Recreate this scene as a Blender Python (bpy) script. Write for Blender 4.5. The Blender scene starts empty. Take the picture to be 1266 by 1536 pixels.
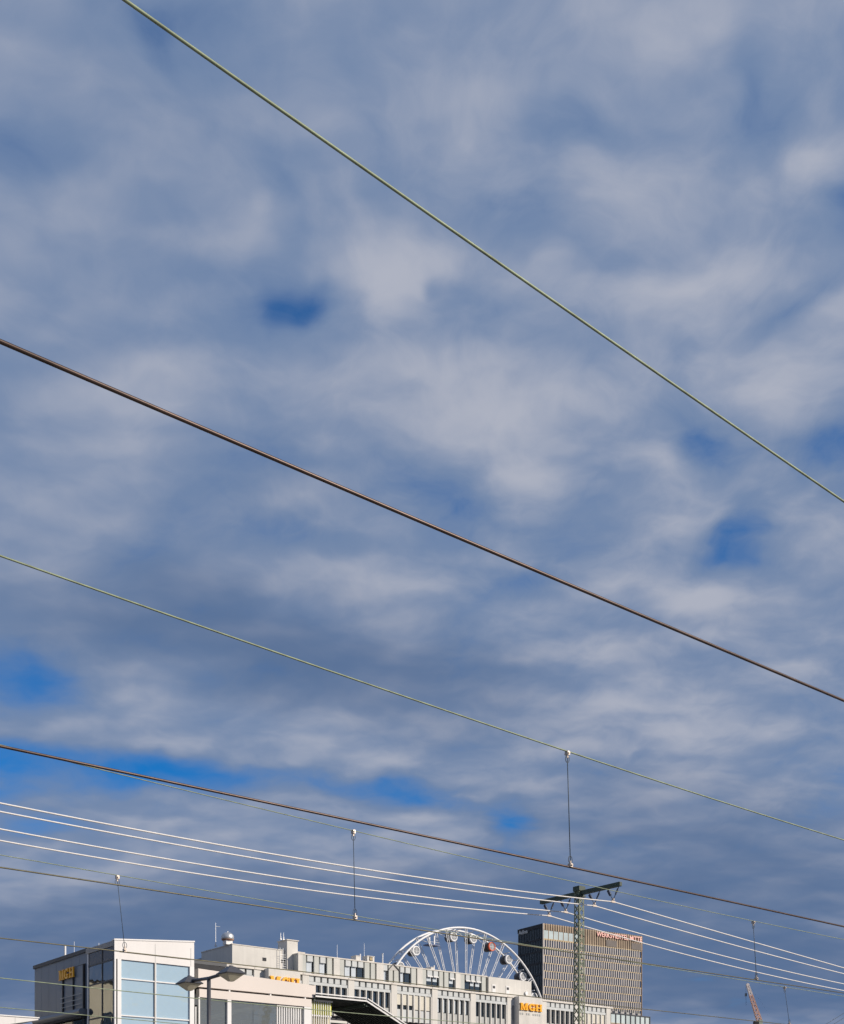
import bpy, math, random
import numpy as np
from mathutils import Vector, Matrix
random.seed(7)
R = math.radians
sc = bpy.context.scene
col = sc.collection

# ------------------------------------------------------------------ camera
FPX, CX, YH, ZC = 1750.0, 633.0, 1722.0, 2.45      # focal length, principal column and horizon row of the 1266 x 1536 photograph; eye height
cam_d = bpy.data.cameras.new('camera')
cam = bpy.data.objects.new('camera', cam_d)
col.objects.link(cam)
cam.location = (0, 0, ZC)
cam.rotation_euler = (R(90), 0, 0)
cam_d.sensor_fit = 'HORIZONTAL'
cam_d.sensor_width = 36.0
cam_d.lens = 36.0 * FPX / 1266.0
cam_d.shift_y = (YH - 768.0) / 1266.0               # rising front: the verticals stay upright
cam_d.clip_start = 0.1
cam_d.clip_end = 6000
sc.camera = cam
sc.view_settings.view_transform = 'Standard'
sc.view_settings.look = 'None'
sc.view_settings.exposure = 0.0
sc.view_settings.gamma = 1.0
sc.view_settings.use_curve_mapping = False
sc.cycles.use_adaptive_sampling = True
sc.cycles.adaptive_threshold = 0.015
sc.cycles.adaptive_min_samples = 8
sc.render.resolution_x, sc.render.resolution_y = 844, 1024

TH = 51.3                                            # bearing of the railway, degrees right of the view
ANG = R(90 - TH)
SUN_EL = 27.0
SUN_OFF = 34.0                                       # sun stands this far to the right of the facades' normal
_sa = ANG - R(90) + R(SUN_OFF)                       # mathematical angle of the horizontal sun direction
SUN = Vector((math.cos(_sa) * math.cos(R(SUN_EL)), math.sin(_sa) * math.cos(R(SUN_EL)), math.sin(R(SUN_EL))))

# ------------------------------------------------------------------ sky
CURVE = 0.22                                         # the deck's curvature: keeps far clouds from being squeezed flat
def deck(x, y):
    a, b = (x - CX) / FPX, (YH - y) / FPX
    n = math.sqrt(1 + a * a + b * b)
    k = b + CURVE * n
    return np.array([a / k, 1 / k])
def build_world():
    w = bpy.data.worlds.new('World')
    sc.world = w
    w.use_nodes = True
    w.cycles.sampling_method = 'MANUAL'
    w.cycles.sample_map_resolution = 256
    nt = w.node_tree
    nt.nodes.clear()
    L = nt.links.new
    def node(t, **kw):
        n = nt.nodes.new(t)
        for k, v in kw.items():
            setattr(n, k, v)
        return n
    def setin(s, v):
        if hasattr(v, 'is_linked') or isinstance(v, bpy.types.NodeSocket):
            L(v, s)
        else:
            s.default_value = v
    def M(op, a, b=0.0, c=None, clamp=False):
        n = node('ShaderNodeMath', operation=op)
        n.use_clamp = clamp
        setin(n.inputs[0], a); setin(n.inputs[1], b)
        if c is not None: setin(n.inputs[2], c)
        return n.outputs[0]
    def V(op, a, b=None):
        n = node('ShaderNodeVectorMath', operation=op)
        setin(n.inputs[0], a)
        if b is not None: setin(n.inputs[1], b)
        return n.outputs['Value'] if op in ('DOT_PRODUCT', 'LENGTH') else n.outputs['Vector']
    def smooth(x, lo, hi):
        n = node('ShaderNodeMapRange', interpolation_type='SMOOTHSTEP')
        setin(n.inputs['Value'], x)
        n.inputs['From Min'].default_value = lo; n.inputs['From Max'].default_value = hi
        return n.outputs['Result']
    def mixc(f, a, b):
        n = node('ShaderNodeMix', data_type='RGBA')
        setin(n.inputs['Factor'], f)
        setin(n.inputs['A'], a if not isinstance(a, tuple) else (*a, 1)); setin(n.inputs['B'], b if not isinstance(b, tuple) else (*b, 1))
        return n.outputs['Result']
    def noise(vec, scale, detail, rough, dist=0.0, lac=2.0):
        n = node('ShaderNodeTexNoise', noise_dimensions='2D')
        setin(n.inputs['Vector'], vec)
        n.inputs['Scale'].default_value = scale; n.inputs['Detail'].default_value = detail
        n.inputs['Roughness'].default_value = rough; n.inputs['Distortion'].default_value = dist
        n.inputs['Lacunarity'].default_value = lac
        return n
    sky = node('ShaderNodeTexSky', sky_type='NISHITA')
    sky.sun_disc = False
    sky.sun_elevation = R(SUN_EL)
    sky.sun_rotation = math.atan2(SUN.x, SUN.y)
    sky.altitude = 500; sky.air_density = 0.85; sky.dust_density = 0.0; sky.ozone_density = 10.0
    hs = node('ShaderNodeHueSaturation'); hs.inputs['Saturation'].default_value = 1.15; L(sky.outputs[0], hs.inputs['Color'])
    skyc = V('MULTIPLY', hs.outputs[0], (0.13, 0.155, 0.14))
    tc = node('ShaderNodeTexCoord')
    sep = node('ShaderNodeSeparateXYZ'); L(tc.outputs['Generated'], sep.inputs[0])
    zz = M('ADD', M('MAXIMUM', sep.outputs[2], 0.0), CURVE)
    cmb = node('ShaderNodeCombineXYZ')
    L(M('DIVIDE', sep.outputs[0], zz), cmb.inputs[0]); L(M('DIVIDE', sep.outputs[1], zz), cmb.inputs[1])
    P = cmb.outputs[0]                                # place on the cloud layer, in layer heights
    # slight billowy warp
    wn = noise(P, 7.0, 3, 0.5)
    wv = V('MULTIPLY', V('SUBTRACT', wn.outputs['Color'], (0.5, 0.5, 0.5)), (0.10, 0.10, 0.0))
    Pw = V('ADD', P, wv)
    # banks and gaps of the cloud deck: (bearing px, height px, half-widths, tilt, amount)
    def blob(acc, x, y, rx, ry, tilt, amt, src):
        u, v = deck(x, y)
        a = R(tilt)
        c1 = np.array([math.cos(a), math.sin(a)]) / rx
        c2 = np.array([-math.sin(a), math.cos(a)]) / ry
        J = np.linalg.inv(np.array([(deck(x + 1, y) - deck(x - 1, y)) / 2, (deck(x, y + 1) - deck(x, y - 1)) / 2]).T)
        r1, r2 = c1 @ J, c2 @ J
        d = V('SUBTRACT', src, (u, v, 0.0))
        p = V('DOT_PRODUCT', d, (r1[0], r1[1], 0.0)); q = V('DOT_PRODUCT', d, (r2[0], r2[1], 0.0))
        e = M('MULTIPLY_ADD', p, p, M('MULTIPLY', q, q))
        g = M('MULTIPLY_ADD', e, -0.20, 1.0, clamp=True)
        g = M('MULTIPLY', g, g)
        return M('MULTIPLY_ADD', g, amt, acc)
    acc = 0.0
    for bl in CLOUD_BANKS:
        acc = blob(acc, *bl, Pw)
    dk = 0.0
    for bl in CLOUD_SHADES:
        dk = blob(dk, *bl, Pw)
    Ps = V('ADD', P, V('MULTIPLY', wv, (0.45, 0.45, 0.0)))
    mp = node('ShaderNodeMapping'); L(Ps, mp.inputs['Vector'])
    mp.inputs['Rotation'].default_value = (0, 0, R(-38)); mp.inputs['Scale'].default_value = (0.8, 1.25, 1.0); mp.inputs['Location'].default_value = (3.1, 1.7, 0.4)
    n1 = noise(mp.outputs[0], 5.6, 3, 0.45).outputs[0]
    off = V('ADD', mp.outputs[0], (0.030, 0.018, 0.0))
    n2 = noise(mp.outputs[0], 10.0, 3, 0.48).outputs[0]
    n2b = noise(off, 10.0, 2, 0.48).outputs[0]
    n5 = noise(Pw, 34.0, 4, 0.60).outputs[0]
    vo = node('ShaderNodeTexVoronoi', voronoi_dimensions='2D', feature='SMOOTH_F1')
    L(mp.outputs[0], vo.inputs['Vector']); vo.inputs['Scale'].default_value = 9.0; vo.inputs['Smoothness'].default_value = 0.8
    puff = M('SUBTRACT', 0.36, vo.outputs['Distance'])
    n3 = noise(P, 1.1, 1, 0.5).outputs[0]
    sp = node('ShaderNodeSeparateXYZ'); L(P, sp.inputs[0])
    lump = M('MULTIPLY_ADD', smooth(sp.outputs[0], -0.55, 0.25), 0.55, 0.55)      # the deck breaks up into clumps towards the right
    lump = M('MULTIPLY', lump, M('MULTIPLY_ADD', smooth(sp.outputs[1], 1.25, 2.5), -0.42, 1.0))
    c = M('MULTIPLY_ADD', acc, 0.88, 0.455)
    c = M('MULTIPLY_ADD', M('SUBTRACT', n1, 0.5), 0.62, c)
    c = M('MULTIPLY_ADD', M('MULTIPLY', M('SUBTRACT', n2, 0.5), lump), 0.55, c)
    c = M('MULTIPLY_ADD', M('MULTIPLY', puff, lump), 0.78, c)
    c = M('MULTIPLY_ADD', M('MULTIPLY', M('SUBTRACT', n5, 0.5), lump), 0.32, c)
    c = M('MULTIPLY_ADD', M('SUBTRACT', n3, 0.5), 0.20, c)
    lit = M('MULTIPLY', M('SUBTRACT', n2, n2b), 0.55)
    cover = smooth(c, -0.56, 0.34)
    br = smooth(M('ADD', c, lit), 0.10, 1.30)
    thin, bright, dark = (0.175, 0.250, 0.405), (0.43, 0.455, 0.54), (0.085, 0.148, 0.285)
    cl = mixc(br, thin, bright)
    n4 = noise(mp.outputs[0], 2.4, 3, 0.5).outputs[0]
    sh = M('MULTIPLY', M('ADD', dk, M('MULTIPLY', M('SUBTRACT', n4, 0.5), 0.5)), M('MULTIPLY_ADD', n1, -0.8, 1.40))
    sh = M('MULTIPLY', smooth(sh, -0.1, 1.05), 0.84)
    cl = mixc(sh, cl, dark)
    out = mixc(cover, skyc, cl)
    bg = node('ShaderNodeBackground'); L(out, bg.inputs[0]); bg.inputs[1].default_value = 1.0
    wo = node('ShaderNodeOutputWorld'); L(bg.outputs[0], wo.inputs[0])

CLOUD_BANKS = [
    (150, 110, 170, 110, 20, .14), (720, 140, 120, 130, 0, .16), (960, 60, 120, 80, 0, .26), (925, 255, 55, 70, 0, .28),
    (1040, 120, 70, 60, 0, .16), (750, 200, 60, 60, 0, .18), (1200, 50, 80, 70, 0, .18), (1250, 205, 50, 80, 20, .22),
    (592, 440, 50, 62, 0, .52), (540, 390, 60, 90, -25, .18), (832, 430, 36, 40, 0, .30), (970, 490, 95, 70, 0, .28),
    (1140, 380, 110, 80, 10, .20), (1200, 560, 60, 110, 25, .34), (565, 605, 95, 75, 0, .34), (765, 700, 48, 90, -30, .42),
    (960, 660, 85, 65, 0, .34), (810, 590, 60, 50, 0, .2), (1030, 880, 56, 38, 0, .36), (1085, 925, 60, 30, 0, .26),
    (950, 940, 100, 45, 0, .22), (570, 890, 60, 45, 0, .30), (100, 530, 230, 110, 10, .16), (900, 1060, 140, 55, 0, .26),
    (1040, 1120, 95, 50, 0, .24), (950, 1190, 95, 40, 0, .20), (1220, 1055, 55, 35, 0, .32), (1215, 775, 55, 60, 0, .28),
    (330, 1115, 180, 28, 12, .16), (220, 1050, 140, 30, 4, .12), (220, 1325, 130, 20, 4, .12), (60, 1330, 90, 20, 0, .18),
    (560, 1130, 90, 40, 10, .10), (640, 1270, 160, 24, 0, .0), (700, 650, 80, 60, 0, .2), (1000, 780, 120, 60, -20, .14),
    (640, 1440, 1500, 110, 0, .12), (900, 1330, 420, 60, 0, .12),
    # gaps
    (430, 452, 26, 30, 20, -.60), (651, 431, 13, 13, 0, -.42), (568, 275, 24, 46, -15, -.30), (408, 312, 24, 60, 10, -.30),
    (250, 60, 24, 40, -20, -.22), (305, 10, 110, 30, 0, -.26), (645, 10, 80, 36, 0, -.22), (875, 170, 52, 30, 20, -.30),
    (790, 280, 60, 60, 0, -.20), (1110, 90, 16, 50, 10, -.30), (1142, 195, 42, 60, -10, -.40), (1262, 318, 28, 40, 0, -.42),
    (930, 402, 50, 22, -15, -.36), (1210, 440, 66, 18, -35, -.46), (1052, 668, 36, 28, 0, -.60), (1100, 812, 40, 22, -30, -.46),
    (1170, 740, 80, 26, -38, -.36), (1040, 575, 26, 60, 10, -.22), (392, 735, 60, 80, 0, -.24), (405, 600, 46, 50, 0, -.24),
    (700, 745, 55, 55, 0, -.22), (850, 755, 70, 60, 0, -.26), (30, 1028, 85, 36, 6, -1.0), (150, 1150, 210, 22, 6, -.85),
    (20, 1192, 80, 22, 0, -.70), (70, 1240, 60, 14, 0, -.55), (400, 1158, 130, 14, 8, -.50), (595, 1190, 70, 16, 6, -.55),
    (772, 1248, 28, 28, 0, -.60), (680, 1170, 50, 16, 0, -.30), (985, 1122, 14, 9, 0, -.36), (250, 1212, 42, 10, 0, -.36),
    (30, 240, 60, 40, 0, -.2), (120, 390, 60, 30, 0, -.16), (1150, 1000, 60, 40, 0, -.14),
]
CLOUD_SHADES = [
    (430, 990, 250, 62, 8, .42), (620, 1050, 170, 60, 8, .40), (1090, 1270, 260, 70, 6, .60), (300, 1390, 420, 42, 0, .62),
    (820, 1420, 400, 50, 4, .50), (1180, 1430, 240, 60, 0, .50), (60, 900, 190, 80, 6, .24), (560, 1320, 300, 30, 2, .34), (80, 1460, 200, 30, 0, .5),
    (360, 820, 160, 120, 0, .22), (620, 960, 500, 60, 0, .14), (640, 1500, 1400, 50, 0, .60), (780, 1330, 200, 40, 5, .25), (640, 1420, 1000, 60, 0, .15),
]
build_world()

# ------------------------------------------------------------------ sun
sun_d = bpy.data.lights.new('sun', 'SUN')
sun_d.energy = 4.8
sun_d.angle = R(0.53)
sun_d.color = (1.0, 0.90, 0.78)
sun = bpy.data.objects.new('sun', sun_d)
col.objects.link(sun)
sun.location = SUN * 400
sun.rotation_euler = (-SUN).to_track_quat('-Z', 'Y').to_euler()

# ------------------------------------------------------------------ materials
_mats = {}
def mat(name, rgb, rough=0.6, metal=0.0, spec=0.5, var=0.10, vscale=1.5, bump=0.0, bscale=40.0, streak=0.0, alpha=None, trans=0.0, emit=None, ior=1.45):
    if name in _mats: return _mats[name]
    m = bpy.data.materials.new(name); m.use_nodes = True
    nt = m.node_tree; L = nt.links.new
    b = nt.nodes['Principled BSDF']
    b.inputs['Roughness'].default_value = rough; b.inputs['Metallic'].default_value = metal
    b.inputs['Specular IOR Level'].default_value = spec; b.inputs['IOR'].default_value = ior
    if trans: b.inputs['Transmission Weight'].default_value = trans
    tc = nt.nodes.new('ShaderNodeTexCoord')
    n = nt.nodes.new('ShaderNodeTexNoise'); n.inputs['Scale'].default_value = vscale; n.inputs['Detail'].default_value = 5
    geo = nt.nodes.new('ShaderNodeNewGeometry')
    L(geo.outputs['Position'], n.inputs['Vector'])
    mx = nt.nodes.new('ShaderNodeMix'); mx.data_type = 'RGBA'
    mx.inputs['A'].default_value = (*[c * (1 - var) for c in rgb], 1); mx.inputs['B'].default_value = (*[min(1, c * (1 + var)) for c in rgb], 1)
    mr = nt.nodes.new('ShaderNodeMapRange'); mr.inputs['From Min'].default_value = .3; mr.inputs['From Max'].default_value = .7
    L(n.outputs[0], mr.inputs['Value']); L(mr.outputs[0], mx.inputs['Factor'])
    out = mx.outputs['Result']
    if streak:
        mp = nt.nodes.new('ShaderNodeMapping'); mp.inputs['Scale'].default_value = (1, 1, .08)
        L(geo.outputs['Position'], mp.inputs['Vector'])
        n2 = nt.nodes.new('ShaderNodeTexNoise'); n2.inputs['Scale'].default_value = 2.2; n2.inputs['Detail'].default_value = 6; n2.inputs['Roughness'].default_value = .65
        L(mp.outputs[0], n2.inputs['Vector'])
        m2 = nt.nodes.new('ShaderNodeMapRange'); m2.inputs['From Min'].default_value = .45; m2.inputs['From Max'].default_value = .8; m2.inputs['To Max'].default_value = streak
        L(n2.outputs[0], m2.inputs['Value'])
        mx2 = nt.nodes.new('ShaderNodeMix'); mx2.data_type = 'RGBA'
        L(m2.outputs[0], mx2.inputs['Factor']); L(out, mx2.inputs['A'])
        mx2.inputs['B'].default_value = (*[c * .45 for c in rgb], 1)
        out = mx2.outputs['Result']
    L(out, b.inputs['Base Color'])
    if bump:
        nb = nt.nodes.new('ShaderNodeTexNoise'); nb.inputs['Scale'].default_value = bscale; nb.inputs['Detail'].default_value = 3
        L(geo.outputs['Position'], nb.inputs['Vector'])
        bp = nt.nodes.new('ShaderNodeBump'); bp.inputs['Strength'].default_value = bump; bp.inputs['Distance'].default_value = .02
        L(nb.outputs[0], bp.inputs['Height']); L(bp.outputs[0], b.inputs['Normal'])
    if emit:
        b.inputs['Emission Color'].default_value = (*emit[:3], 1); b.inputs['Emission Strength'].default_value = emit[3]
    _mats[name] = m
    return m

def glass(name, tint, clear, rough=0.02, body=(0.02, 0.03, 0.04), wob=0.0, f0=0.12):
    """window pane: part see-through, part dark body, mirror share after the angle (plain Fresnel)."""
    if name in _mats: return _mats[name]
    m = bpy.data.materials.new(name); m.use_nodes = True
    nt = m.node_tree; nt.nodes.clear(); L = nt.links.new
    o = nt.nodes.new('ShaderNodeOutputMaterial')
    tr = nt.nodes.new('ShaderNodeBsdfTransparent'); tr.inputs[0].default_value = (*tint, 1)
    df = nt.nodes.new('ShaderNodeBsdfDiffuse'); df.inputs[0].default_value = (*body, 1)
    gl = nt.nodes.new('ShaderNodeBsdfGlossy'); gl.inputs['Roughness'].default_value = rough; gl.inputs[0].default_value = (.9, .95, 1, 1)
    m1 = nt.nodes.new('ShaderNodeMixShader'); m1.inputs[0].default_value = clear
    L(df.outputs[0], m1.inputs[1]); L(tr.outputs[0], m1.inputs[2])
    fr = nt.nodes.new('ShaderNodeFresnel'); fr.inputs[0].default_value = 1 + 2 * math.sqrt(f0) / (1 - math.sqrt(f0))
    m2 = nt.nodes.new('ShaderNodeMixShader'); L(fr.outputs[0], m2.inputs[0])
    L(m1.outputs[0], m2.inputs[1]); L(gl.outputs[0], m2.inputs[2])
    if wob:
        geo = nt.nodes.new('ShaderNodeNewGeometry')
        n = nt.nodes.new('ShaderNodeTexNoise'); n.inputs['Scale'].default_value = .9; n.inputs['Detail'].default_value = 2
        L(geo.outputs['Position'], n.inputs['Vector'])
        bp = nt.nodes.new('ShaderNodeBump'); bp.inputs['Strength'].default_value = wob; bp.inputs['Distance'].default_value = .05
        L(n.outputs[0], bp.inputs['Height']); L(bp.outputs[0], gl.inputs['Normal']); L(bp.outputs[0], fr.inputs['Normal'])
    L(m2.outputs[0], o.inputs[0])
    _mats[name] = m
    return m

# ------------------------------------------------------------------ mesh helpers
class MB:
    def __init__(s): s.v = []; s.f = []
    def add(s, vs, fs):
        o = len(s.v); s.v += [tuple(p) for p in vs]; s.f += [tuple(i + o for i in f) for f in fs]; return s
    def box(s, x0, x1, y0, y1, z0, z1):
        return s.add([(x0,y0,z0),(x1,y0,z0),(x1,y1,z0),(x0,y1,z0),(x0,y0,z1),(x1,y0,z1),(x1,y1,z1),(x0,y1,z1)],
                     [(0,3,2,1),(4,5,6,7),(0,1,5,4),(1,2,6,5),(2,3,7,6),(3,0,4,7)])
    def prism_xz(s, pts, y0, y1):
        """polygon in x,z (counter-clockwise seen from -y) pushed from y0 to y1"""
        n = len(pts)
        vs = [(p[0], y0, p[1]) for p in pts] + [(p[0], y1, p[1]) for p in pts]
        fs = [tuple(range(n)), tuple(range(2 * n - 1, n - 1, -1))] + [(i, i + n, (i + 1) % n + n, (i + 1) % n) for i in range(n)]
        return s.add(vs, fs)
    def tube(s, pts, r, k=8, cap=True):
        pts = [Vector(p) for p in pts]; n = len(pts); o = len(s.v)
        rs = r if isinstance(r, (list, tuple)) else [r] * n
        up = None
        for i, p in enumerate(pts):
            t = (pts[min(i + 1, n - 1)] - pts[max(i - 1, 0)]).normalized()
            if up is None:
                up = Vector((0, 0, 1)) if abs(t.z) < .9 else Vector((1, 0, 0))
            a = t.cross(up).normalized(); b = a.cross(t).normalized(); up = b
            for j in range(k):
                q = 2 * math.pi * (j + .5) / k
                s.v.append(tuple(p + (a * math.cos(q) + b * math.sin(q)) * rs[i]))
        for i in range(n - 1):
            for j in range(k):
                s.f.append((o + i*k + j, o + i*k + (j+1) % k, o + (i+1)*k + (j+1) % k, o + (i+1)*k + j))
        if cap:
            s.f.append(tuple(o + j for j in range(k - 1, -1, -1))); s.f.append(tuple(o + (n-1)*k + j for j in range(k)))
        return s
    def bar(s, a, b, w, h=None):
        """rectangular bar from a to b"""
        h = h or w
        a, b = Vector(a), Vector(b); t = (b - a).normalized()
        up = Vector((0, 0, 1)) if abs(t.z) < .95 else Vector((1, 0, 0))
        x = t.cross(up).normalized() * w / 2; y = x.cross(t).normalized() * h / 2
        vs = [a - x - y, a + x - y, a + x + y, a - x + y, b - x - y, b + x - y, b + x + y, b - x + y]
        return s.add(vs, [(0,3,2,1),(4,5,6,7),(0,1,5,4),(1,2,6,5),(2,3,7,6),(3,0,4,7)])
    def lathe(s, prof, k=20, c=(0, 0, 0)):
        """profile of (radius, z) turned about z"""
        o = len(s.v); n = len(prof)
        for r, z in prof:
            for j in range(k):
                q = 2 * math.pi * j / k
                s.v.append((c[0] + r * math.cos(q), c[1] + r * math.sin(q), c[2] + z))
        for i in range(n - 1):
            for j in range(k):
                s.f.append((o + i*k + j, o + i*k + (j+1) % k, o + (i+1)*k + (j+1) % k, o + (i+1)*k + j))
        s.f.append(tuple(o + j for j in range(k - 1, -1, -1))); s.f.append(tuple(o + (n-1)*k + j for j in range(k)))
        return s
    def mesh(s, name, m, smooth=False):
        me = bpy.data.meshes.new(name); me.from_pydata(s.v, [], s.f); me.update()
        me.materials.append(m)
        if smooth:
            for p in me.polygons: p.use_smooth = True
        return me
    def build(s, name, m, parent=None, smooth=False, loc=(0, 0, 0), rz=0.0, stuff=False):
        o = obj(name, s.mesh(name, m, smooth), parent, loc, rz)
        if stuff: o['kind'] = 'stuff'
        return o

def obj(name, me, parent=None, loc=(0, 0, 0), rz=0.0):
    o = bpy.data.objects.new(name, me); col.objects.link(o)
    o.location = loc; o.rotation_euler = (0, 0, rz)
    if parent: o.parent = parent
    return o
_boxes = {}
def bpart(name, parent, m, x0, x1, y0, y1, z0, z1):
    """a box part; alike boxes share their mesh"""
    d = (round(x1 - x0, 3), round(y1 - y0, 3), round(z1 - z0, 3))
    k = (name, m.name) + d
    if k not in _boxes:
        _boxes[k] = MB().box(-d[0]/2, d[0]/2, -d[1]/2, d[1]/2, -d[2]/2, d[2]/2).mesh(name, m)
    return obj(name, _boxes[k], parent, ((x0 + x1)/2, (y0 + y1)/2, (z0 + z1)/2))
def tag(o, label, cat, group=None, kind=None):
    if label: o['label'] = label
    if cat: o['category'] = cat
    if group: o['group'] = group
    if kind: o['kind'] = kind
    return o
def structure(o): o['kind'] = 'structure'; return o
def root(name, loc, rz, label, cat, group=None):
    o = bpy.data.objects.new(name, None); col.objects.link(o)
    o.location = loc; o.rotation_euler = (0, 0, rz); o.empty_display_size = .5
    return tag(o, label, cat, group)

class Frame:
    """upright local frame: x along the facade, y away from the viewer, z up; survey() reads a sight line on a plane of it"""
    def __init__(s, ox, oy, ang): s.ox, s.oy, s.a = ox, oy, ang; s.c, s.s = math.cos(ang), math.sin(ang)
    @classmethod
    def at(cls, px, depth, ang=ANG): return cls((px - CX) / FPX * depth, depth, ang)
    def loc(s, z=0.0): return (s.ox, s.oy, z)
    def survey(s, px, py=YH, yl=0.0):
        rx, rz = (px - CX) / FPX, (YH - py) / FPX
        t = (yl + (-s.s * s.ox + s.c * s.oy)) / (-s.s * rx + s.c)
        return s.c * (t * rx - s.ox) + s.s * (t - s.oy), ZC + t * rz
    def side(s, px, py=YH, xl=0.0):
        """the same on the plane x = xl: gives (y, z)"""
        rx, rz = (px - CX) / FPX, (YH - py) / FPX
        t = (xl + s.c * s.ox + s.s * s.oy) / (s.c * rx + s.s)
        return -s.s * (t * rx - s.ox) + s.c * (t - s.oy), ZC + t * rz
    def local(s, X, Y): return s.c * (X - s.ox) + s.s * (Y - s.oy), -s.s * (X - s.ox) + s.c * (Y - s.oy)

# ------------------------------------------------------------------ ground
m_ground = mat('gravel_ground', (.16, .15, .14), .95, var=.25, vscale=.6, bump=.4, bscale=6)
m_plat = mat('platform_paving', (.30, .29, .27), .9, var=.12, vscale=1.2)
structure(MB().add([(-3000, -1500, 0), (3000, -1500, 0), (3000, 4500, 0), (-3000, 4500, 0)], [(0, 1, 2, 3)]).build('ground', m_ground))
structure(MB().box(-60, 90, -4.5, 2.6, 0.004, .76).build('platform', m_plat, rz=ANG))
structure(MB().box(-60, 90, 20.2, 25.2, 0.004, .76).build('platform', m_plat, rz=ANG))


# ------------------------------------------------------------------ common materials
m_white = mat('white_cladding', (.67, .65, .635), .45, var=.03, vscale=.4, streak=.10)
m_whiteframe = mat('white_frame_paint', (.70, .69, .68), .4, var=.03)
m_cream = mat('cream_render', (.65, .585, .535), .6, var=.03, vscale=.4)
m_conc = mat('pale_concrete', (.60, .58, .54), .8, var=.07, vscale=.5, streak=.22, bump=.15, bscale=12)
m_conc2 = mat('grey_concrete_panel', (.52, .54, .54), .75, var=.07, vscale=.7, streak=.20)
m_cop = mat('cornice_stone', (.64, .60, .54), .8, var=.10, vscale=1.0, streak=.30)
m_joint = mat('dark_joint', (.035, .036, .04), .8, var=.2)
m_pent = mat('grey_green_panel', (.46, .47, .44), .7, var=.06, vscale=.6, streak=.15)
m_darkclad = mat('slate_blue_cladding', (.155, .195, .255), .45, metal=.1, var=.05, vscale=.5)
m_darkcop = mat('anthracite_coping', (.045, .05, .06), .5, var=.1)
m_greymetal = mat('grey_sheet_metal', (.30, .29, .28), .5, metal=.3, var=.08)
m_galv = mat('galvanised_steel', (.55, .56, .57), .4, metal=.7, var=.1, vscale=3)
m_yellow = mat('amber_sign_face', (.88, .42, .012), .35, var=.03)
m_red = mat('pink_red_sign_face', (.92, .52, .45), .5, var=.03)
m_blind = mat('cream_roller_blind', (.60, .57, .49), .8, var=.05)
m_curtain = mat('white_curtain', (.50, .55, .60), .85, var=.06, vscale=4)
m_spand = mat('grey_spandrel', (.40, .41, .40), .7, var=.08, streak=.15)
m_winglass = glass('office_glass', (.62, .70, .76), .50, body=(.05, .075, .10), wob=.15, f0=.10)
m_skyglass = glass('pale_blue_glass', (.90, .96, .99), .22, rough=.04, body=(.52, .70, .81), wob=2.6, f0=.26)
m_darkglass = glass('clear_dark_glass', (.80, .86, .88), .90, body=(.02, .03, .035), f0=.06)
m_flankglass = glass('coated_flank_glass', (.70, .80, .84), .85, body=(.02, .03, .035), wob=.14, f0=.30)
m_pavglass = glass('greenish_glass', (.94, .97, .96), .74, body=(.42, .45, .43), wob=.2, f0=.08)
m_brownwood = mat('brown_panel', (.16, .07, .04), .7, var=.1)
m_green = mat('green_mast_paint', (.165, .19, .125), .55, var=.18, vscale=2.5)
m_dgreen = mat('dark_green_steel', (.035, .055, .04), .55, var=.2, vscale=3)
m_msg = mat('patina_copper_rope', (.22, .26, .17), .6, metal=.2, var=.25, vscale=9)
m_cont = mat('worn_copper_wire', (.075, .05, .042), .42, metal=.5, var=.25, vscale=7)
m_cont2 = mat('olive_copper_wire', (.10, .092, .055), .45, metal=.4, var=.25, vscale=7)
m_alu = mat('aluminium_rope', (.70, .67, .635), .55, metal=.0, var=.08, vscale=8)
m_drop = mat('dropper_strand', (.055, .075, .10), .55, var=.2)
m_clamp = mat('bronze_clamp', (.42, .36, .31), .4, metal=.5, var=.15, vscale=30)
m_insul = mat('slate_insulator', (.07, .09, .14), .3, var=.1)
m_steelwhite = mat('white_wheel_steel', (.74, .74, .74), .45, var=.04)

# ------------------------------------------------------------------ overhead lines
WF = Frame(0, 0, ANG)                                 # x runs along the rails, y is the distance from the eye across them
def wire(name, p, pts, dia, m, label, cat='wire', group=None, deg=2, ext=(25, 90), k=8):
    q = [WF.survey(x, y, p) for x, y in pts]
    s = np.array([a for a, b in q]); z = np.array([b for a, b in q])
    o = s.mean()
    co = np.polyfit(s - o, z, min(deg, len(pts) - 1)); de = np.polyder(co)
    def zz(t):
        c = min(max(t, s.min() - 2), s.max() + 2)
        return float(np.polyval(co, c - o) + np.polyval(de, c - o) * (t - c))
    S = np.concatenate([np.linspace(s.min() - ext[0], s.min(), 10)[:-1], np.linspace(s.min(), s.max(), 36), np.linspace(s.max(), s.max() + ext[1], 14)[1:]])
    mb = MB().tube([(t, p, zz(t)) for t in S], dia / 2, k)
    ob = mb.build(name, m, smooth=True, rz=ANG)
    tag(ob, label, cat, group)
    return zz
A1 = wire('messenger_wire', 4.5, [(188, 0), (633, 314), (826, 450), (1063, 611), (1266, 753)], .0150, m_msg, 'green copper messenger rope highest and steepest across the sky', group='messenger ropes of the overhead line')
wire('contact_wire', 4.5, [(0, 512), (633, 783), (1266, 1051)], .0185, m_cont, 'thick brown contact wire alone across the open clouds, no dropper in sight', group='contact wires of the overhead line')
C2 = wire('messenger_wire', 9.05, [(0, 834), (200, 904), (633, 1052), (850, 1128), (1266, 1260)], .0165, m_msg, 'thin green messenger rope carrying the longest dropper', group='messenger ropes of the overhead line')
D2 = wire('contact_wire', 9.05, [(0, 1119), (633, 1254), (855, 1300), (1266, 1390)], .0230, m_cont, 'brown contact wire passing just above the lattice mast head, below the longest dropper', group='contact wires of the overhead line')
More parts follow.
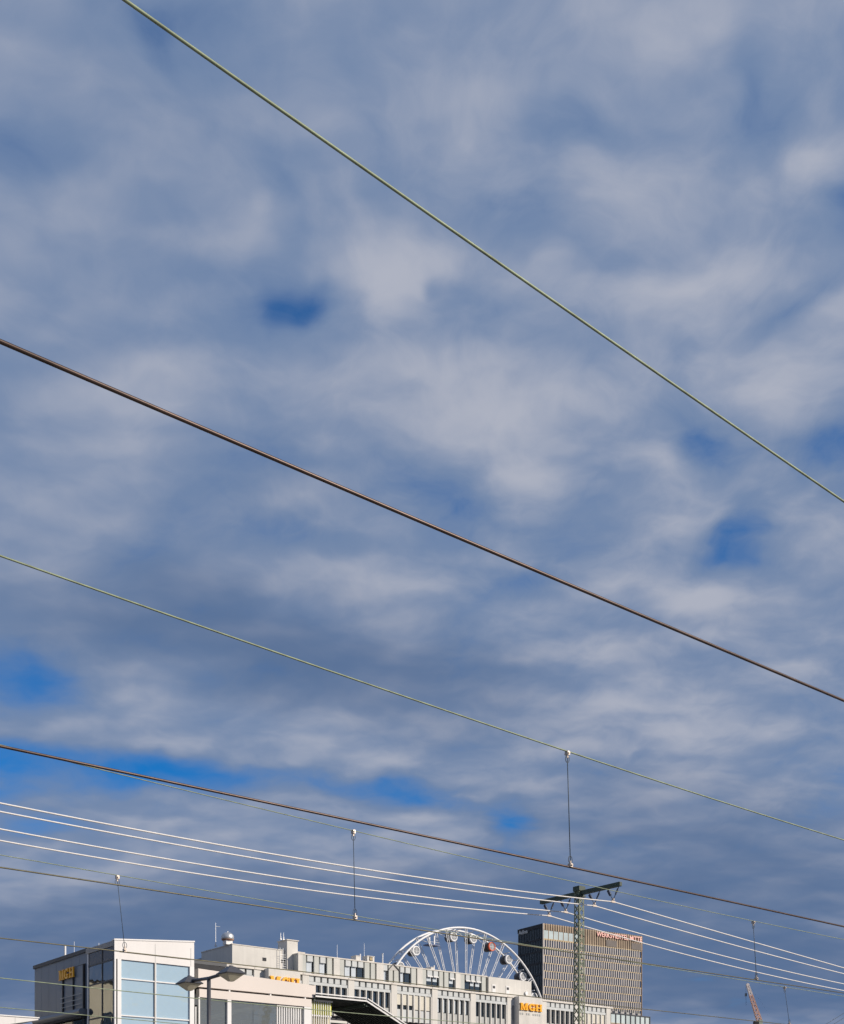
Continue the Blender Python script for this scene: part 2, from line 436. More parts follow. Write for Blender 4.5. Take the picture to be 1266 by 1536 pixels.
E3 = wire('messenger_wire', 13.0, [(0, 1117), (100, 1142), (530, 1246), (633, 1270), (893, 1330), (1130, 1382), (1266, 1409)], .0115, m_msg, 'faint green messenger rope running close under a brown contact wire', group='messenger ropes of the overhead line')
F3 = wire('contact_wire', 13.0, [(0, 1301), (633, 1395), (965, 1446), (1129, 1468), (1266, 1490)], .0175, m_cont2, 'olive brown contact wire crossing in front of the ferris wheel top', group='contact wires of the overhead line')
G4 = wire('messenger_wire', 17.4, [(0, 1281), (175, 1315), (530, 1372), (633, 1391), (1177, 1481), (1266, 1494)], .0130, m_msg, 'pale green messenger rope running almost into the olive contact wire', group='messenger ropes of the overhead line')
H4 = wire('contact_wire', 17.4, [(0, 1408), (187, 1427), (290, 1439), (965, 1514), (1129, 1531)], .0180, m_cont2, 'olive contact wire passing in front of the glass stair tower fascia', group='contact wires of the overhead line')
wire('messenger_wire', 27.0, [(0, 1467), (133, 1481), (498, 1517), (569, 1523)], .0230, m_msg, 'green wire crossing the slate grey hall below its amber letters', group='far wires in front of the buildings', ext=(25, 60))
wire('contact_wire', 27.3, [(0, 1511), (131, 1523), (400, 1548)], .0200, m_msg, 'green wire low in front of the slate grey hall, above its canopy', group='far wires in front of the buildings', ext=(25, 60))
tr = WF.survey(1235, 1539, 40)
for k, (a, b) in enumerate((((1200, 1560), (1300, 1499)), ((1210, 1561), (1300, 1506)))):
    q = [WF.survey(*a, 40 + .3*k), WF.survey(*b, 40 + .3*k)]
    q[1] = (q[0][0] + (q[1][0] - q[0][0]) * 2.2, q[0][1] + (q[1][1] - q[0][1]) * 2.2)
    tag(MB().tube([(q[0][0], 40 + .3*k, q[0][1]), (q[1][0], 40 + .3*k, q[1][1])], .016, 6).build('stay_wire', m_drop, rz=ANG),
        'dark stay wire climbing steeply away from the crane, one of a parallel pair', 'wire', 'pair of stay wires')

def dropper(p, top, bot, label, r=.0055):
    (s0, z0), (s1, z1) = WF.survey(*top, p), WF.survey(*bot, p)
    rt = root('dropper', (0, 0, 0), ANG, label, 'dropper', 'droppers of the overhead line')
    MB().tube([(s0, p, z0 - .05), (s0 * .6 + s1 * .4, p, z0 * .6 + z1 * .4), (s1, p, z1 + .05)], r, 6).build('strand', m_drop, rt, True)
    k = .016 + .0009 * p
    for s, z, d in ((s0, z0, 1), (s1, z1, -1)):
        c = MB().box(s - k * .7, s + k * .7, p - k, p + k, z - k * (1.1 if d > 0 else .6), z + k * (.6 if d > 0 else 1.1))
        c.tube([(s, p, z - d * k), (s, p, z - d * k * 2.4)], k * .45, 8).tube([(s, p - k * 1.5, z - d * k * .3), (s, p + k * 1.5, z - d * k * .3)], k * .4, 6)
        c.build('clamp', m_clamp, rt)
        e = 1 if d > 0 else -1
        lp = [(s + e * (.022 + p * .0008) * (math.sin(q)), p, z - d * (k * 1.2 + (.030 + p * .0012) * (1 - math.cos(q)))) for q in np.linspace(0, math.pi * 1.75, 12)]
        MB().tube(lp, r * .8, 6).build('tail_loop', m_drop, rt, True)
dropper(9.05, (851, 1129), (855.5, 1299), 'longest dark dropper hanging from a green rope to the wire above the mast')
dropper(13.0, (530, 1247), (532.5, 1377), 'dropper crossing the four pale feeder ropes left of the ferris wheel')
dropper(13.0, (1130, 1383), (1134.5, 1468.5), 'dropper hanging straight above the crane jib')
dropper(17.4, (176, 1315), (187, 1426.5), 'dropper reaching down to the white stair tower fascia')
dropper(17.4, (1177, 1481), (1184, 1537), 'dropper beside the crane, hanging from the pale green rope')

# lattice mast with the feeder ropes
MF = Frame.at(868.7, 64.0)
mast = root('lattice_mast', MF.loc(), ANG, 'green steel lattice mast with crossarm carrying four feeder ropes', 'mast')
ZT = 16.75
def hw(z): return .185 + (ZT - z) * .0062
for sx in (-1, 1):
    for sy in (-1, 1):
        a, b = hw(0), hw(ZT)
        mb = MB()
        t = .075
        for (dx, dy) in ((t, .012), (.012, t)):
            x0, y0 = sx * a, sy * a; x1, y1 = sx * b, sy * b
            mb.add([(x0, y0, 0), (x0 - sx*dx, y0, 0), (x0 - sx*dx, y0 - sy*dy, 0), (x0, y0 - sy*dy, 0), (x1, y1, ZT), (x1 - sx*dx, y1, ZT), (x1 - sx*dx, y1 - sy*dy, ZT), (x1, y1 - sy*dy, ZT)],
                   [(0,1,2,3),(4,7,6,5),(0,4,5,1),(1,5,6,2),(2,6,7,3),(3,7,4,0)])
        mb.build('leg', m_green, mast)
lat = MB(); z = .3
while z < ZT - .5:
    h0, h1 = hw(z) - .014, hw(z + .43) - .014
    for q in range(4):
        c_, s_ = round(math.cos(q * math.pi / 2)), round(math.sin(q * math.pi / 2))
        def rot(x, y): return (c_ * x - s_ * y, s_ * x + c_ * y)
        lat.bar((*rot(-h0, -h0), z), (*rot(h1, -h1), z + .43), .012, .046)
        lat.bar((*rot(h0, -h0 + .016), z), (*rot(-h1, -h1 + .016), z + .43), .012, .046)
    z += .43
lat.build('lattice_bracing', m_green, mast, stuff=True)
ZA = 16.40
bp = MB().box(-.10, .10, -3.0, 2.95, ZA - .10, ZA - .07).box(-.10, .10, -3.0, 2.95, ZA + .09, ZA + .12).box(-.10, -.075, -3.0, 2.95, ZA - .07, ZA + .09)
bp.box(.075, .10, -3.0, 2.95, ZA - .07, ZA + .09).box(-.09, .09, -3.02, -2.97, ZA - .09, ZA + .11).box(-.09, .09, 2.93, 2.97, ZA - .09, ZA + .11)
bp.build('crossarm', m_dgreen, mast)
MB().box(-.24, .24, -.24, .24, ZA + .12, ZA + .38).box(-.26, .26, -.26, .26, ZA - .2, ZA - .12).build('mast_head', m_dgreen, mast)
MB().box(-.6, .6, -.6, .6, 0.0, .35).build('footing', m_conc, mast)
feeds = []
for k, (yl, nm) in enumerate(((-2.47, 'outermost on the raised end of the crossarm'), (-1.13, 'inner one beside the mast on the raised half'), (1.03, 'inner one beside the mast on the lower half'), (2.32, 'outermost on the lower end of the crossarm'))):
    it = root('insulator', (MF.ox - MF.s * yl, MF.oy + MF.c * yl, 15.55), ANG, 'V shaped insulator pair under the crossarm, ' + nm, 'insulator', 'insulators under the crossarm')
    for d in (-1, 1):
        a, b = Vector((0, d * .42, .76)), Vector((0, d * .05, .16))
        MB().tube([a, b], .022, 6).build('rod', m_drop, it)
        sh = MB(); n = 7
        for j in range(n):
            f = .18 + .42 * j / (n - 1)
            c0, c1 = a.lerp(b, f), a.lerp(b, f + .055)
            sh.tube([c0, c0.lerp(c1, .5), c1], [.05, .085 if d > 0 else .05, .05], 10)
        sh.build('shed_stack', m_insul, it, True)
    MB().box(-.03, .03, -.07, .07, .08, .20).tube([(0, 0, .12), (0, 0, .0)], .03, 8).box(-.14, .14, -.04, .04, -.05, .05).build('suspension_clamp', m_clamp, it)
    feeds.append((yl, it))
mp_s, mp_y = WF.local(MF.ox, MF.oy)
fp = [[(0, 1204.5), (320, 1266), (640, 1317.5), (919.5, 1351)], [(0, 1217.5), (320, 1276.5), (640, 1327.8), (891.6, 1356)],
      [(0, 1244), (320, 1299), (640, 1347), (847.8, 1368)], [(0, 1261.5), (320, 1313), (640, 1358), (822.7, 1373.6)]]
fq = [[(919.5, 1351), (1060, 1393.0), (1266, 1452)], [(891.6, 1356), (1060, 1406.5), (1266, 1460.8)], [(847.8, 1368), (1060, 1427.5), (1266, 1476)], [(822.7, 1373.6), (1060, 1440), (1266, 1486)]]
FN = ['outermost pale aluminium feeder rope, from the raised end of the crossarm', 'second pale feeder rope, hung inside the raised half of the crossarm', 'third pale feeder rope, hung inside the lower half of the crossarm', 'lowest pale aluminium feeder rope, from the lower end of the crossarm']
for k in range(4):
    p = mp_y + feeds[k][0]
    pts = []
    for pp, side in ((fp[k], 0), (fq[k], 1)):
        q = [WF.survey(x, y, p) for x, y in pp]
        q[(-1, 0)[side]] = (mp_s, 15.55)
        s = np.array([a for a, b in q]); zz = np.array([b for a, b in q]); o = mp_s
        wgt = np.array([40.0 if abs(a - mp_s) < 1e-6 else 1.0 for a in s])
        co = np.polyfit(s - o, zz, 2, w=wgt); de = np.polyder(co)
        S = np.linspace(s.min() - (22 if side == 0 else 0), s.max() + (0 if side == 0 else 30), 40)
        seg = []
        for t in S:
            c = min(max(t, s.min()), s.max())
            seg.append((float(t), p, float(np.polyval(co, c - o) + np.polyval(de, c - o) * (t - c))))
        pts += seg[(1 if side else 0):]
    tag(MB().tube(pts, .031, 8).build('feeder_rope', m_alu, smooth=True, rz=ANG), FN[k], 'rope', 'feeder ropes on the mast')

# ------------------------------------------------------------------ lettering
def glyph(ch):
    """slab-serif capital in a box one unit high: list of convex polygons and its width"""
    s, t = .12, .25
    if ch == 'H':
        return [[(.06, 0), (.06 + t, 0), (.06 + t, 1), (.06, 1)], [(.69, 0), (.69 + t, 0), (.69 + t, 1), (.69, 1)], [(.31, .42), (.69, .42), (.69, .58), (.31, .58)],
                [(0, 0), (.42, 0), (.42, s), (0, s)], [(0, 1 - s), (.42, 1 - s), (.42, 1), (0, 1)], [(.58, 0), (1, 0), (1, s), (.58, s)], [(.58, 1 - s), (1, 1 - s), (1, 1), (.58, 1)]], 1.0
    if ch == 'M':
        return [[(.07, 0), (.22, 0), (.22, 1), (.07, 1)], [(.86, 0), (1.12, 0), (1.12, 1), (.86, 1)], [(.10, 1), (.50, 0), (.64, 0), (.38, 1)], [(.50, 0), (.64, 0), (.90, 1), (.80, 1)],
                [(0, 0), (.34, 0), (.34, s), (0, s)], [(0, 1 - s), (.36, 1 - s), (.36, 1), (0, 1)], [(.76, 0), (1.22, 0), (1.22, s), (.76, s)], [(.84, 1 - s), (1.22, 1 - s), (1.22, 1), (.84, 1)]], 1.22
    P = []; n = 16
    a0, a1 = R(40), R(335)
    for i in range(n):
        q0, q1 = a0 + (a1 - a0) * i / n, a0 + (a1 - a0) * (i + 1) / n
        w0, w1 = .16 + .12 * abs(math.cos(q0)), .16 + .12 * abs(math.cos(q1))
        f = lambda q, d: (.48 + (.48 - d) * math.cos(q), .5 + (.52 - d) * math.sin(q))
        P.append([f(q0, w0), f(q0, 0), f(q1, 0), f(q1, w1)])
    P += [[(.66, .0), (.90, .0), (.90, .42), (.66, .42)], [(.52, .34), (1.0, .34), (1.0, .46), (.52, .46)], [(.80, .64), (.92, .64), (.92, 1.0), (.80, 1.0)]]
    return P, 1.0
def sign(word, parent, m, x0, z0, w, h, y, depth, side=False, gap=.10):
    gs = [glyph(c) for c in word]
    tot = sum(g[1] for g in gs) + gap * (len(gs) - 1); k = w / tot; x = x0
    for polys, gw in gs:
        mb = MB()
        for j, pl in enumerate(polys):
            pts = [(x + px * k, z0 + pz * h) for px, pz in pl]
            ar = sum(pts[i][0] * pts[(i+1) % len(pts)][1] - pts[(i+1) % len(pts)][0] * pts[i][1] for i in range(len(pts)))
            if ar < 0: pts = pts[::-1]
            mb.prism_xz(pts, y - depth - .002 * j, y)
        if side:                                      # write along y on the plane x = y-argument
            mb.v = [(vy, -vx, vz) for vx, vy, vz in mb.v]
        mb.build('letter', m, parent)
        x += (gw + gap) * k
def text_part(name, body, m, parent, size, loc, rot, ext=.03, bold=0.0, sx=1.0):
    cu = bpy.data.curves.new(name, 'FONT'); cu.body = body; cu.size = size; cu.extrude = ext; cu.offset = bold
    t = bpy.data.objects.new('tmp', cu); col.objects.link(t)
    dg = bpy.context.evaluated_depsgraph_get()
    me = bpy.data.meshes.new_from_object(t.evaluated_get(dg)); bpy.data.objects.remove(t)
    me.materials.clear(); me.materials.append(m)
    o = obj(name, me, parent, loc); o.rotation_euler = rot; o.scale = (sx, 1, 1)
    return o

# ------------------------------------------------------------------ long office block (MGH)
GF = Frame.at(290.0, 131.6)
office = root('office_block', GF.loc(), ANG, 'long pale grey concrete office block with window bays, setback top storey and two amber signs', 'building')
XL, XR = GF.survey(205)[0], GF.survey(919)[0]
zc0 = ZC + (YH - 1459) * (333000 / (2820 - 454)) / FPX    # cornice top edge
PER = 6.72
BX = [GF.survey(454)[0] + PER * k for k in range(-3, 10)]    # left edge of each pier
yt = .75                                                    # setback of the top storey
ztop = GF.survey(520, 1438.6, yt)[1]
bpart('wall', office, m_joint, XL, XR - .05, .62, 16, 0, zc0 - .05)
m_roofing = mat('dark_roof_gravel', (.085, .085, .085), .95, var=.2)
bpart('roof_slab', office, m_roofing, XL, XR, .62, 16, zc0 - .05, zc0)
rng = random.Random(3)
curt = {2: 'mid', 3: 'mid', 4: 'dark', 5: 'blind', 6: 'curtain', 7: 'dark', 8: 'dark', 9: 'mid', 10: 'blind'}
FLOOR = 4.95
for bi, x0 in enumerate(BX[:-1]):
    x1 = min(x0 + PER, XR)
    if x1 - x0 < .6: continue
    pier_w = .92
    zlow = 0.0
    bpart('pier', office, m_conc, x0, min(x0 + pier_w, x1), 0.0, .60, 0, zc0 - .26)
    bpart('cornice', office, m_cop, x0 + .03, x1 - .03, -.10, .60, zc0 - .24, zc0)
    if x1 - x0 < 2: continue
    n = 6; a = x0 + pier_w + .02; wd = (x1 - a) / n
    style = curt.get(bi, 'mid')
    for fl in range(5):
        zt = zc0 - .26 - fl * FLOOR
        if zt < 3: break
        if fl > 1: style = 'mid'
        for j in range(n):
            xa, xb = a + j * wd, a + (j + 1) * wd
            if fl == 0:
                bpart('slot_panel', office, m_conc2, xa + .02, xb - .25, .10, .40, zt - .68, zt - .0)
            else:
                bpart('slot_panel', office, m_conc, xa + .0, xb - .0, .12, .40, zt - .50, zt - .20)
            zw1, zw0 = zt - 1.08, zt - 2.95
            bpart('mullion', office, m_conc, xb - .17, xb, .04, .55, zt - 4.62, zw1 + .03)
            if style == 'blind':
                zb = zw0 + .05 if (j > 2) == (bi < 8) else zw1 - 1.35
                bpart('blind', office, m_blind, xa + .03, xb - .18, .22, .28, zb, zw1)
                bpart('window', office, m_winglass, xa + .02, xb - .18, .44, .47, zw0 - .0, zw1)
            else:
                bpart('window', office, m_winglass, xa + .02, xb - .18, .42, .45, zw0, zw1 + .03)
                if style in ('mid', 'curtain') or rng.random() < .45:
                    f = .52 if style == 'curtain' else rng.choice((.3, .45, .6, .0))
                    if f: bpart('curtain', office, m_curtain, xa + .04, xa + .04 + f * (wd - .2), .48 if style != 'curtain' else .36, .50 if style != 'curtain' else .38, zw0 + .05, zw1)
            bpart('lintel', office, m_conc2, xa, xb - .0, .11, .50, zw1 + .04, zt - .70)
            bpart('spandrel', office, m_spand if style != 'blind' else m_conc2, xa + .0, xb - .34, .18, .50, zt - 4.55, zw0 - .06)
# upper storey
ux0 = GF.survey(447, YH, yt)[0]; ux1 = GF.survey(731, YH, yt)[0]
bpart('wall', office, m_joint, ux0 + .05, ux1, yt + .35, 15, zc0, ztop - .12)
bpart('end_wall', office, m_pent, ux0, ux0 + .05, yt, 6, zc0, ztop - .12)
bpart('roof_slab', office, m_cop, ux0 - .05, ux1, yt - .06, 15, ztop - .10, ztop + .04)
pattern = 'L|P.W.P.W.P|L|P.W.W.W.P.P|L|A.P.P.W.W.P|L|P.W.W.P.P.W|L|P.W.W.W.P|L'
tops = [('L', 447, 453.5), ('P', 453.8, 460), ('W', 461, 470.2), ('P', 471.4, 479.4), ('W', 480.6, 489.4), ('P', 490.8, 499), ('L', 500.5, 509.5), ('P', 510, 517.2), ('W', 518.6, 527.2),
        ('W', 528.4, 536.4), ('W', 537.6, 546), ('P', 547, 555.2), ('P', 556.4, 563.4), ('L', 564.6, 575), ('A', 575.4, 582), ('P', 583, 590), ('P', 591.2, 599.4), ('W', 600.6, 607.2), ('W', 608.6, 616),
        ('P', 617, 624.8), ('L', 625.6, 633.6), ('P', 634, 640), ('W', 641.2, 649.2), ('W', 650.6, 658), ('P', 659, 665.4), ('P', 666.6, 673.6), ('W', 675, 682), ('L', 683.2, 690.8), ('P', 691.2, 697.6),
        ('W', 699, 705.6), ('W', 706.8, 713), ('W', 714.6, 721.6), ('P', 722.8, 729.4)]
for k, (t, xa, xb) in enumerate(tops):
    sa, sb = GF.survey(xa, YH, yt)[0], GF.survey(xb, YH, yt)[0]
    z1 = ztop - .13
    if t == 'L': bpart('wall_panel', office, m_conc, sa, sb, yt - .05, yt + .35, zc0, z1 + .01)
    elif t == 'P': bpart('wall_panel', office, m_pent, sa, sb - .10, yt, yt + .3, zc0, z1)
    else:
        zs = z1 - .72
        bpart('wall_panel', office, m_conc2, sa, sb - .10, yt, yt + .3, zs, z1)
        bpart('window', office, m_winglass, sa, sb - .05, yt + .28, yt + .31, zc0, zs)
        if rng.random() < .8: bpart('blind', office, m_curtain, sa + .02, sb - .12, yt + .36 - .10, yt + .27, zc0 + (0 if k < 20 else .9), zs)
        if k > 20: bpart('shutter_box', office, m_whiteframe, sa - .02, sb - .03, yt - .08, yt, zs - .16, zs)
# gable outline of a dormer on the upper storey
gp = [GF.survey(582.6, 1473, yt - .08), GF.survey(582.6, 1455, yt - .08), GF.survey(590, 1446, yt - .08), GF.survey(599.5, 1456, yt - .08), GF.survey(599.8, 1474, yt - .08)]
mb = MB()
for p, q in zip(gp[:-1], gp[1:]): mb.bar((p[0], yt - .08, p[1]), (q[0], yt - .08, q[1]), .10, .09)
mb.build('gable_trim', m_darkcop, office)
MB().prism_xz([gp[1], gp[3], gp[2]], yt - .02, yt + 2.5).build('gable_roof', m_greymetal, office)
# long plant box on the right
rb1 = GF.survey(797, YH, yt - .12)[0]; zr = GF.survey(731.5, 1464.6, yt - .12)[1]
bpart('plant_box', office, m_conc, ux1 + .12, rb1, yt - .12, 9, zc0 + .002, zr)
for px, py in ((740.5, 1480.5), (761.3, 1482.8)):
    s, z = GF.survey(px, py, yt - .12)
    pl = bpart('vent_plate', office, m_whiteframe, s - .32, s + .32, yt - .18, yt - .125, z - .75, z + .35)
    bpart('grille', office, m_joint, s - .2, s + .2, yt - .20, yt - .185, z - .2, z + .15)
s, z = GF.survey(788.5, 1490, yt - .12)
MB().tube([(s, yt - .14, z), (s, yt - .34, z)], .26, 16).build('round_vent', m_galv, office)
# penthouse on the left
yp = yt + 1.6
px0 = GF.survey(348.4, YH, yp)[0]; px1 = GF.survey(447, YH, yp)[0]
zp = GF.survey(348.4, 1416.5, yp)[1]; zp2 = GF.survey(432, 1426.3, yp)[1]
bpart('penthouse', office, m_conc, px0, px1 + 1, yp, yp + 7.6, zc0 + .002, zp)
bpart('penthouse_coping', office, m_cop, px0 - .06, px1 + 1, yp - .06, yp + 7.66, zp, zp + .10)
bpart('penthouse', office, m_darkclad, px0 + .25, px1 + 1, yp + 7.62, yp + 12, zc0 + .002, zp - .55)
for px, py, w_, h_ in ((396.6, 1439, .26, .20), (424.6, 1442, .24, .2)):
    s, z = GF.survey(px, py, yp)
    bpart('grille', office, m_joint, s - w_, s + w_, yp - .03, yp - .004, z - h_, z + h_)
# stair head with ladder
cs0, zch = GF.survey(430.6, 1410, yp - .5); cs1 = GF.survey(446.6, YH, yp - .5)[0]
bpart('stair_head', office, m_conc, cs0, cs1, yp - .5, yp + 1.6, zc0 + .004, zch)
bpart('stair_head_cap', office, m_cop, cs0 - .12, cs1 + .12, yp - .62, yp + 1.7, zch, zch + .1)
mb = MB()
l0 = GF.survey(420, 1453, yp - .35)[0]; l1 = GF.survey(429, 1453, yp - .35)[0]
for xx in (l0, (l0 + l1)/2, l1): mb.tube([(xx, yp - .35, zc0), (xx, yp - .35, zp + .25)], .03, 6)
for q in range(8): mb.tube([(l0, yp - .35, zc0 + .3 + q * .28), (l1, yp - .35, zc0 + .3 + q * .28)], .02, 5)
mb.build('ladder', m_galv, office)
# sign boxes in front of the bays
def sign_box(xl, xf0, xf1, letters_z, px_l0, px_l1, sub):
    d = .95
    y0 = -d
    s0, s1 = GF.survey(xf0, YH, y0)[0], GF.survey(xf1, YH, y0)[0]
    zt = zc0 - .06
    bpart('sign_box', office, m_conc, s0, s1, y0, .58, 0 if sub else zc0 - 9, zt)
    a, z0 = GF.survey(px_l0, letters_z[1], y0 - .12); b = GF.survey(px_l1, YH, y0 - .12)[0]
    z1 = GF.survey(px_l0, letters_z[0], y0 - .12)[1]
    sign('MGH', office, m_yellow, a, z0, b - a, z1 - z0, y0 - .03, .20)
    if sub:
        n = 10; k = (b - a) / n
        for j in range(n):                            # small grey lettering, too far off to read
            if j in (2, 5): continue
            bpart('small_letter', office, m_spand, a + j * k + .03, a + j * k + k * .62, y0 - .05, y0 - .003, z0 - .62, z0 - .36)
        bpart('panel_joint', office, m_joint, s1 + .03, s1 + .12, -.12, .0, 0, zc0 - .27)
sign_box(391, 403, 450.5, (1463.5, 1481.5), 405, 449, False)
sign_box(769, 778.6, 813.8, (1504, 1514.6), 780.5, 812.5, True)

# roof-top things, each a thing of its own
DF = lambda px, py, yl: GF.survey(px, py, yl)
def gw(xl, yl, z): return (GF.ox + GF.c * xl - GF.s * yl, GF.oy + GF.s * xl + GF.c * yl, z)
def antenna(px, ytop, ybot, yl, zb, label, r=.03, group='whip antennas on the roofs'):
    s, z1 = DF(px, ytop, yl)
    rt = root('antenna', gw(s, yl, zb), ANG, label, 'antenna', group)
    MB().tube([(0, 0, 0), (0, 0, (z1 - zb) * .5), (0, 0, z1 - zb)], [r, r * .8, r * .55], 6).build('whip', m_galv, rt)
    MB().box(-.12, .12, -.12, .12, 0, .08).tube([(0, 0, .08), (0, 0, .35)], r * 1.7, 8).build('base', m_galv, rt)
    return rt
a_ = antenna(323.5, 1384, 1421, yp + 3.0, zp + .1, 'tall thin whip antenna with bracket beside the domed roof vent', .04)
MB().tube([(0, 0, 2.4), (.55, -.1, 2.4)], .025, 6).build('bracket', m_galv, a_)
antenna(421, 1399, 1413, yp + .2, zch + .1, 'short whip antenna on the stair head, one of a close pair', .04)
antenna(425.3, 1399, 1413, yp + .2, zch + .1, 'short whip antenna on the stair head, one of a close pair', .04)
antenna(505.7, 1417, 1437, yt + 1.5, ztop + .04, 'thin whip antenna standing alone on the office roof edge')
antenna(546.3, 1415, 1441, yt + 1.5, ztop + .04, 'thin whip antenna between two roof ventilation boxes')
antenna(640, 1434, 1455, yt + 3, ztop + .04, 'faint whip antenna in front of the ferris wheel spokes')
antenna(729, 1438, 1466, yt + 3, ztop + .04, 'faint whip antenna beside the long plant box', .035)
# domed vent
s, zv = DF(341.5, 1420, yp + 1.2)
rt = root('roof_vent', gw(s, yp + 1.2, zp + .1), ANG, 'domed grey metal roof vent on a square curb', 'vent')
k = 1.0
MB().box(-.42, .42, -.42, .42, 0, .52).build('curb', m_whiteframe, rt)
MB().lathe([(.45, .50), (.72, .55), (.74, .62)], 24).build('skirt', mat('rusty_band', (.30, .15, .09), .8, var=.3, vscale=6), rt, True)
MB().lathe([(.73, .62), (.76, .80), (.74, 1.05), (.66, 1.22), (.48, 1.38), (.25, 1.46), (.08, 1.48)], 24).build('dome', m_galv, rt, True)
MB().tube([(0, 0, 1.46), (0, 0, 1.62)], .06, 8).build('cap', m_galv, rt)
# roof units
def unit(px0, px1, py0, name, label, fan, yl=yt + 1.0):
    (s0, z1), (s1, _) = DF(px0, py0, yl), DF(px1, py0, yl)
    rt = root(name, gw((s0 + s1)/2, yl, ztop + .04), ANG, label, 'ventilation unit')
    w_, h_ = (s1 - s0)/2, z1 - ztop - .04
    MB().box(-w_, w_, 0, 1.1, .0, h_).build('housing', m_conc, rt)
    MB().box(-w_ - .05, w_ + .05, -.05, 1.15, h_, h_ + .06).build('lid', m_cop, rt)
    if fan:
        MB().box(-.26, .26, -.03, -.004, h_*.35, h_*.35 + .52).build('fan_grille', m_joint, rt)
        MB().tube([(0, -.034, h_*.35 + .26), (0, -.07, h_*.35 + .26)], .22, 14).build('fan_ring', mat('ochre_fan', (.35, .27, .15), .7), rt)
    else:
        MB().tube([(w_ + .25, .3, 0), (w_ + .25, .3, h_ + .35)], .10, 8).build('flue', m_whiteframe, rt)
unit(534, 540, 1433.6, 'ventilation_box', 'small pale roof ventilation box with slim white flue beside it', False)
unit(551, 561.5, 1434, 'ventilation_box', 'pale roof ventilation box with square fan grille', True)
unit(646.5, 651, 1451, 'ventilation_box', 'tiny pale roof box in front of the ferris wheel', False)
s, z1 = DF(573.8, 1431.5, yt + 1.2)
rt = root('flue_pipe', gw(s, yt + 1.2, ztop + .04), ANG, 'slim upright grey flue pipe near the dormer gable', 'flue')
MB().tube([(0, 0, 0), (0, 0, z1 - ztop)], .09, 10).build('pipe', m_galv, rt)
MB().tube([(0, 0, z1 - ztop), (0, 0, z1 - ztop + .06)], .14, 10).build('rain_cap', m_galv, rt)

# ------------------------------------------------------------------ white glazed stair tower
SF = Frame.at(171.5, 64.0)
stair = root('stair_tower', SF.loc(), ANG, 'white stair tower with slanted fascia and large pale blue glass panes', 'building')
sW, zR = SF.survey(291, 1413.5); z0_ = ZC + (YH - 1410.2) * 64 / FPX
sdep = SF.side(132.5)[0]
gx0, gx1, gxm = SF.survey(182)[0], SF.survey(284.3)[0], SF.survey(232.6)[0]
zg = [SF.survey(182, y)[1] for y in (1439.8, 1468.3, 1523.7)]
rowh = zg[1] - zg[2]
while zg[-1] - rowh > .4: zg.append(zg[-1] - rowh)
# fascia: white panel above the glass, its top edge climbing to the right
MB().prism_xz([(0, zg[0] + .03), (sW, zg[0] + .03), (sW, zR), (0, z0_)], -.02, .22).build('fascia', m_white, stair)
MB().prism_xz([(-.03, z0_ + .004), (sW + .03, zR + .004), (sW + .03, zR + .08), (-.03, z0_ + .08)], -.06, .3).build('coping', m_whiteframe, stair)
for k, (ya, yb) in enumerate(((1421, 1426), )):
    pass
MB().box(.30, sW - .25, -.045, -.022, zg[0] + .42, zg[0] + .46).build('fascia_joint', mat('weathered_seam', (.50, .46, .40), .7), stair)
bpart('fascia_joint', stair, m_spand, gxm - .012, gxm + .012, -.028, -.0205, zg[0] + .05, zg[0] + 1.1)
bpart('fascia_joint', stair, m_spand, gx1 + .06, gx1 + .085, -.028, -.0205, zg[0] + .05, zR - .35)
bpart('corner_post', stair, m_whiteframe, -.01, .085, -.05, .05, 0, zg[0] + .025)
bpart('corner_recess', stair, m_joint, .09, .17, .03, .12, 0, zg[0] + .025)
bpart('side_frame', stair, m_whiteframe, .175, gx0 - .01, -.03, .20, 0, zg[0] + .025)
bpart('side_frame', stair, m_whiteframe, gx1 + .01, sW, -.03, .20, 0, zg[0] + .025)
bpart('mullion', stair, m_greymetal, gxm - .025, gxm + .025, -.01, .18, 0, zg[0] + .02)
bpart('mullion', stair, m_whiteframe, gxm + .028, gxm + .075, .0, .18, 0, zg[0] + .02)
for a, b in zip(zg[:-1], zg[1:]):
    for xa, xb in ((gx0, gxm - .03), (gxm + .08, gx1)):
        bpart('glass_pane', stair, m_skyglass, xa, xb, .08, .11, b + .07, a - .0)
        bpart('transom', stair, m_whiteframe, xa, xb, .0, .17, b + .0, b + .065)
# left flank
zf = [SF.side(154, y, 0)[1] for y in (1445.0, 1474.5)] + zg[2:]
bpart('flank_fascia', stair, m_greymetal, -.05, .28, .06, sdep + .25, z0_ - .30, z0_ - .01)
bpart('roof_slab', stair, m_greymetal, .29, sW - .1, .24, sdep + .2, zg[0] + .1, z0_ - .05)
ymid = SF.side(153.6)[0]
bpart('flank_post', stair, m_whiteframe, -.04, .06, sdep - .07, sdep + .06, 0, z0_ - .32)
bpart('flank_mullion', stair, m_darkcop, -.03, .06, ymid - .05, ymid + .05, 0, z0_ - .32)
bpart('flank_mullion', stair, m_darkcop, -.02, .06, .06, .16, 0, z0_ - .32)
ztop_ = z0_ - .32
for i, b in enumerate([zf[0]] + zf[1:]):
    for ya, yb in ((.165, ymid - .055), (ymid + .055, sdep - .075)):
        if i == 0: bpart('flank_panel', stair, mat('smoked_panel', (.05, .05, .06), .25, spec=.6), .0, .03, ya, yb, b + .0, ztop_)
        else: bpart('flank_pane', stair, m_flankglass, .0, .02, ya, yb, b + .09, ztop_)
        bpart('flank_transom', stair, m_darkcop, -.02, .05, ya, yb, b, b + .085)
    ztop_ = b - .005
